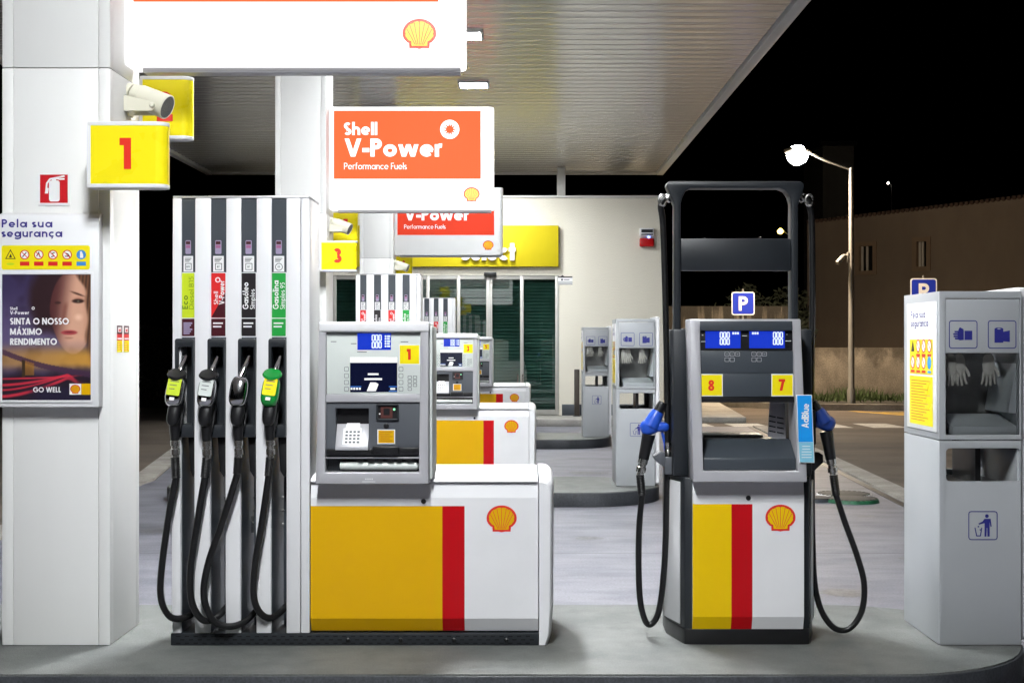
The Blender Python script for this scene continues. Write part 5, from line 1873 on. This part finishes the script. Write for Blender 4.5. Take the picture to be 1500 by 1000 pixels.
# ------------------------------------------------------------------ street: walls, house, signs, lamps
t = thing('garden_wall', 'old stained concrete wall with dark mould streaks behind the grass', 'wall', (14, 39.0, 0))
mb = MB()
mb.box(-8.6, 16, 0, .25, -.1, 1.58, .01)
mb.build('wall_face', OLDWALL, t)
t = thing('garden_wall', 'taller stained wall seen through the arch of the tall dispenser', 'wall', (4, 42.0, 0))
MB().box(-2.2, 4.3, 0, .25, -.1, 2.85, .01).build('wall_face', OLDWALL2, t)

A, B = Vector((10.6, 50.3)), Vector((18.4, 41.7))
t = thing('house', 'plain brown rendered house with two small windows and a tiled eave at right', 'house', (A.x, A.y, 0))
dv = (B - A)
Lh = dv.length
ang = math.atan2(dv.y, dv.x)
t.rotation_euler = (0, 0, ang)
zA, zB = 6.15, 6.52
hpt = lambda px: None


def face_u(px):
    """distance along the facade where the ray through pixel column px meets it"""
    k = (px - CX) / F
    d = dv.normalized()
    # A + d u : x = k y
    return (k * A.y - A.x) / (d.x - k * d.y)


def face_z(px, py):
    u = face_u(px)
    y = A.y + dv.normalized().y * u
    return CZ - (py - CY) * y / F


w1 = (face_u(1256), face_u(1281), face_z(1268, 399), face_z(1268, 358))
w2 = (face_u(1340), face_u(1360), face_z(1350, 393), face_z(1350, 351))
mb = MB()
us = [0, w1[0], w1[1], w2[0], w2[1], Lh]
for k in range(5):
    a, b = us[k], us[k + 1]
    if k in (1, 3):
        w_ = w1 if k == 1 else w2
        mb.box(a, b, 0, .3, 0, w_[2])
        mb.box(a, b, 0, .3, w_[3], 6.1)
    else:
        mb.box(a, b, 0, .3, 0, 6.1)
mb.prism([(0, 6.1), (Lh, 6.1), (Lh, zB), (0, zA)], 'y', 0.0, .3)
mb.box(0, .3, .3005, 8, 0, 6.1)
mb.build('wall', HOUSE, t)
for w_ in (w1, w2):
    wf = MB().ring([(w_[0] - .09, w_[2] - .09), (w_[1] + .09, w_[2] - .09), (w_[1] + .09, w_[3] + .09), (w_[0] - .09, w_[3] + .09)], [(w_[0] + .09, w_[2] + .06), (w_[1] - .06, w_[2] + .06), (w_[1] - .06, w_[3] - .06), (w_[0] + .09, w_[3] - .06)], 'y', -.04, .2).build('window', STONE, t)
    m_ = (w_[0] + w_[1]) / 2
    MB().box(w_[0] + .09, w_[1] - .06, .14, .15, w_[2] + .06, w_[3] - .06).build('pane', mat('dark_pane', (.012, .011, .01), .15, var=0), wf)
    mb = MB()
    mb.box(m_ - .06, m_ + .02, .10, .139, w_[2] + .06, w_[3] - .06)
    mb.box(w_[0] + .09, w_[0] + .17, .10, .139, w_[2] + .06, w_[3] - .06)
    mb.build('casement', mat('casement_white', (.42, .38, .33), .6), wf)
mb = MB()
nt_ = 62
for k in range(nt_):
    u = Lh * (k + .5) / nt_
    z = zA + (zB - zA) * u / Lh
    mb.tube([(u, -.06, z + .02), (u, .6, z + .10), (u, 4.2, z + .5)], .070, n=8, spline=0)
mb.build('roof', ROOFT, t)

t = thing('tower_block', 'dim tall pale building far behind the street lamp', 'building', (20.1, 90, 0))
MB().box(-.1, 1.95, 0, 6, 0, CZ + 289 * 90 / F).build('wall', mat('far_render', (.33, .32, .31), .9), t)
mb = MB()
mb.box(-.3, 2.15, -.2, 6.2, CZ + 289 * 90 / F + .001, CZ + 289 * 90 / F + .3)
mb.build('roof', DARK, t)


def park_sign(px, py, Y, s, label):
    p = P(px, py, Y)
    t = thing('parking_sign', label, 'road sign', (p.x, p.y, .1), 'blue parking signs')
    z = p.z - .1
    MB().lathe((0, .04, 0), (0, 0, 1), [(.03, 0), (.03, z + s / 2 + .08), (0, z + s / 2 + .085)], n=10).build('pole', POLE, t)
    pl = MB()
    pl.prism(rrect(-s / 2, s / 2, z - s / 2, z + s / 2, s * .1, 4), 'y', -.006, .006)
    pl = pl.build('sign_plate', WFILM, t)
    fz = plane((0, -.0062, 0))
    mb = MB()
    mb.rect(fz, -s * .455, s * .455, z - s * .455, z + s * .455, 0, .002, r=s * .08)
    mb.text(fz, 'P', -s * .20, z - s * .31, s * .62, .2, 1, .005, sx=1.15)
    mb.build('letter', [PSIGN, WFILM], pl, smooth=False)


park_sign(1088.5, 444.5, 38.0, .645, 'blue parking sign seen through the arch of the tall dispenser')
park_sign(1353, 427, 38.2, .745, 'blue parking sign half hidden behind the foreground bin')

WARM = (1.0, .76, .52)
LAMPL = mat('street_lamp_lens', (1.0, .86, .66), .3, emit=420, var=0)
YELL = mat('yellow_lamp_lens', (1.0, .72, .12), .3, emit=22, var=0)
DOTL = mat('distant_lamp_lens', (1.0, .95, .85), .3, emit=12, var=0)


def street_lamp(px, py_top, Y, armx, headpx, headpy, lens_m, power, label, hs=1.0, col=WARM):
    b = P(px, py_top, Y)
    t = thing('street_lamp', label, 'street lamp', (b.x, b.y, -.02), 'street lamps')
    z = b.z + .02
    h = P(headpx, headpy, Y)
    hx, hz = h.x - b.x, h.z + .02
    s = math.copysign(1, hx)
    mb = MB()
    mb.lathe((0, 0, 0), (0, 0, 1), [(.11, 0), (.11, .5), (.085, .55), (.06, z), (0, z + .02)], n=14)
    mb.tube([(0, 0, z - .05), (hx * .5, 0, z + (hz - z) * .55), (hx - s * .25 * hs, 0, hz + .06)], .032, n=10, spline=4)
    mb.build('pole', POLE, t)
    hd = MB()
    hd.blob((hx, 0, hz + .07 * hs), .36 * hs, .17 * hs, .10 * hs, 2.6)
    hd = hd.build('lamp_head', POLE, t)
    ln = MB()
    ln.blob((hx, 0, hz - .04 * hs), .28 * hs, .24 * hs, .26 * hs, 2.0, nu=28, nv=18)  # oversized round lens, the lamp's bloom put into its shape
    ln.build('lens', lens_m, hd)
    if power:
        ld = bpy.data.lights.new('street_light', 'SPOT')
        ld.energy = power
        ld.color = col
        ld.spot_size = R(165)
        ld.spot_blend = .5
        ld.shadow_soft_size = .15
        lo = bpy.data.objects.new('street_light', ld)
        COL.objects.link(lo)
        lo.parent = t
        lo.location = (hx, -.0, hz - .34 * hs)
    return t


sl = street_lamp(1247, 246, 35.9, 0, 1168, 225, LAMPL, 2700, 'tall grey street lamp with a bright white lamp above the dispenser')
street_lamp(1160, 345, 72, 0, 1143, 338, YELL, 0, 'small far street lamp with a yellow light seen inside the arch', .55)
street_lamp(1306, 271, 170, 0, 1301, 268, DOTL, 0, 'tiny distant street lamp on its own in the black sky', .55)

p = P(1246, 376, 35.9)
t = thing('security_camera', 'cream security camera fixed to the street lamp pole', 'security camera', (p.x, p.y, p.z))
mb = MB()
mb.box(-.09, -.045, -.05, .05, -.16, .12, .01)
mb.tube([(-.08, 0, .02), (-.18, -.01, .03), (-.22, -.02, -.02)], .035, n=10, spline=4)
mb.build('wall_arm', POLE, t)
ax = Vector((-.62, -.35, -.6)).normalized()
MB().lathe(Vector((-.2, -.02, .0)), ax, [(.0, -.03), (.055, -.02), (.065, .02), (.065, .26), (.055, .28), (.05, .27), (0, .265)], n=14).build('camera_body', POLE, t)

bush('bush', 'dark leafy bush beyond the forecourt, left of the near pump tower', 'bush', (-11.2, 41.5), 2.6, 1.2, 1.3, 4200, LEAFD, .12)
bush('bush', 'dark ivy mass over the wall seen through the arch of the dispenser', 'bush', (7.6, 43.4), 1.8, .8, 1.9, 4200, LEAFD, .12)
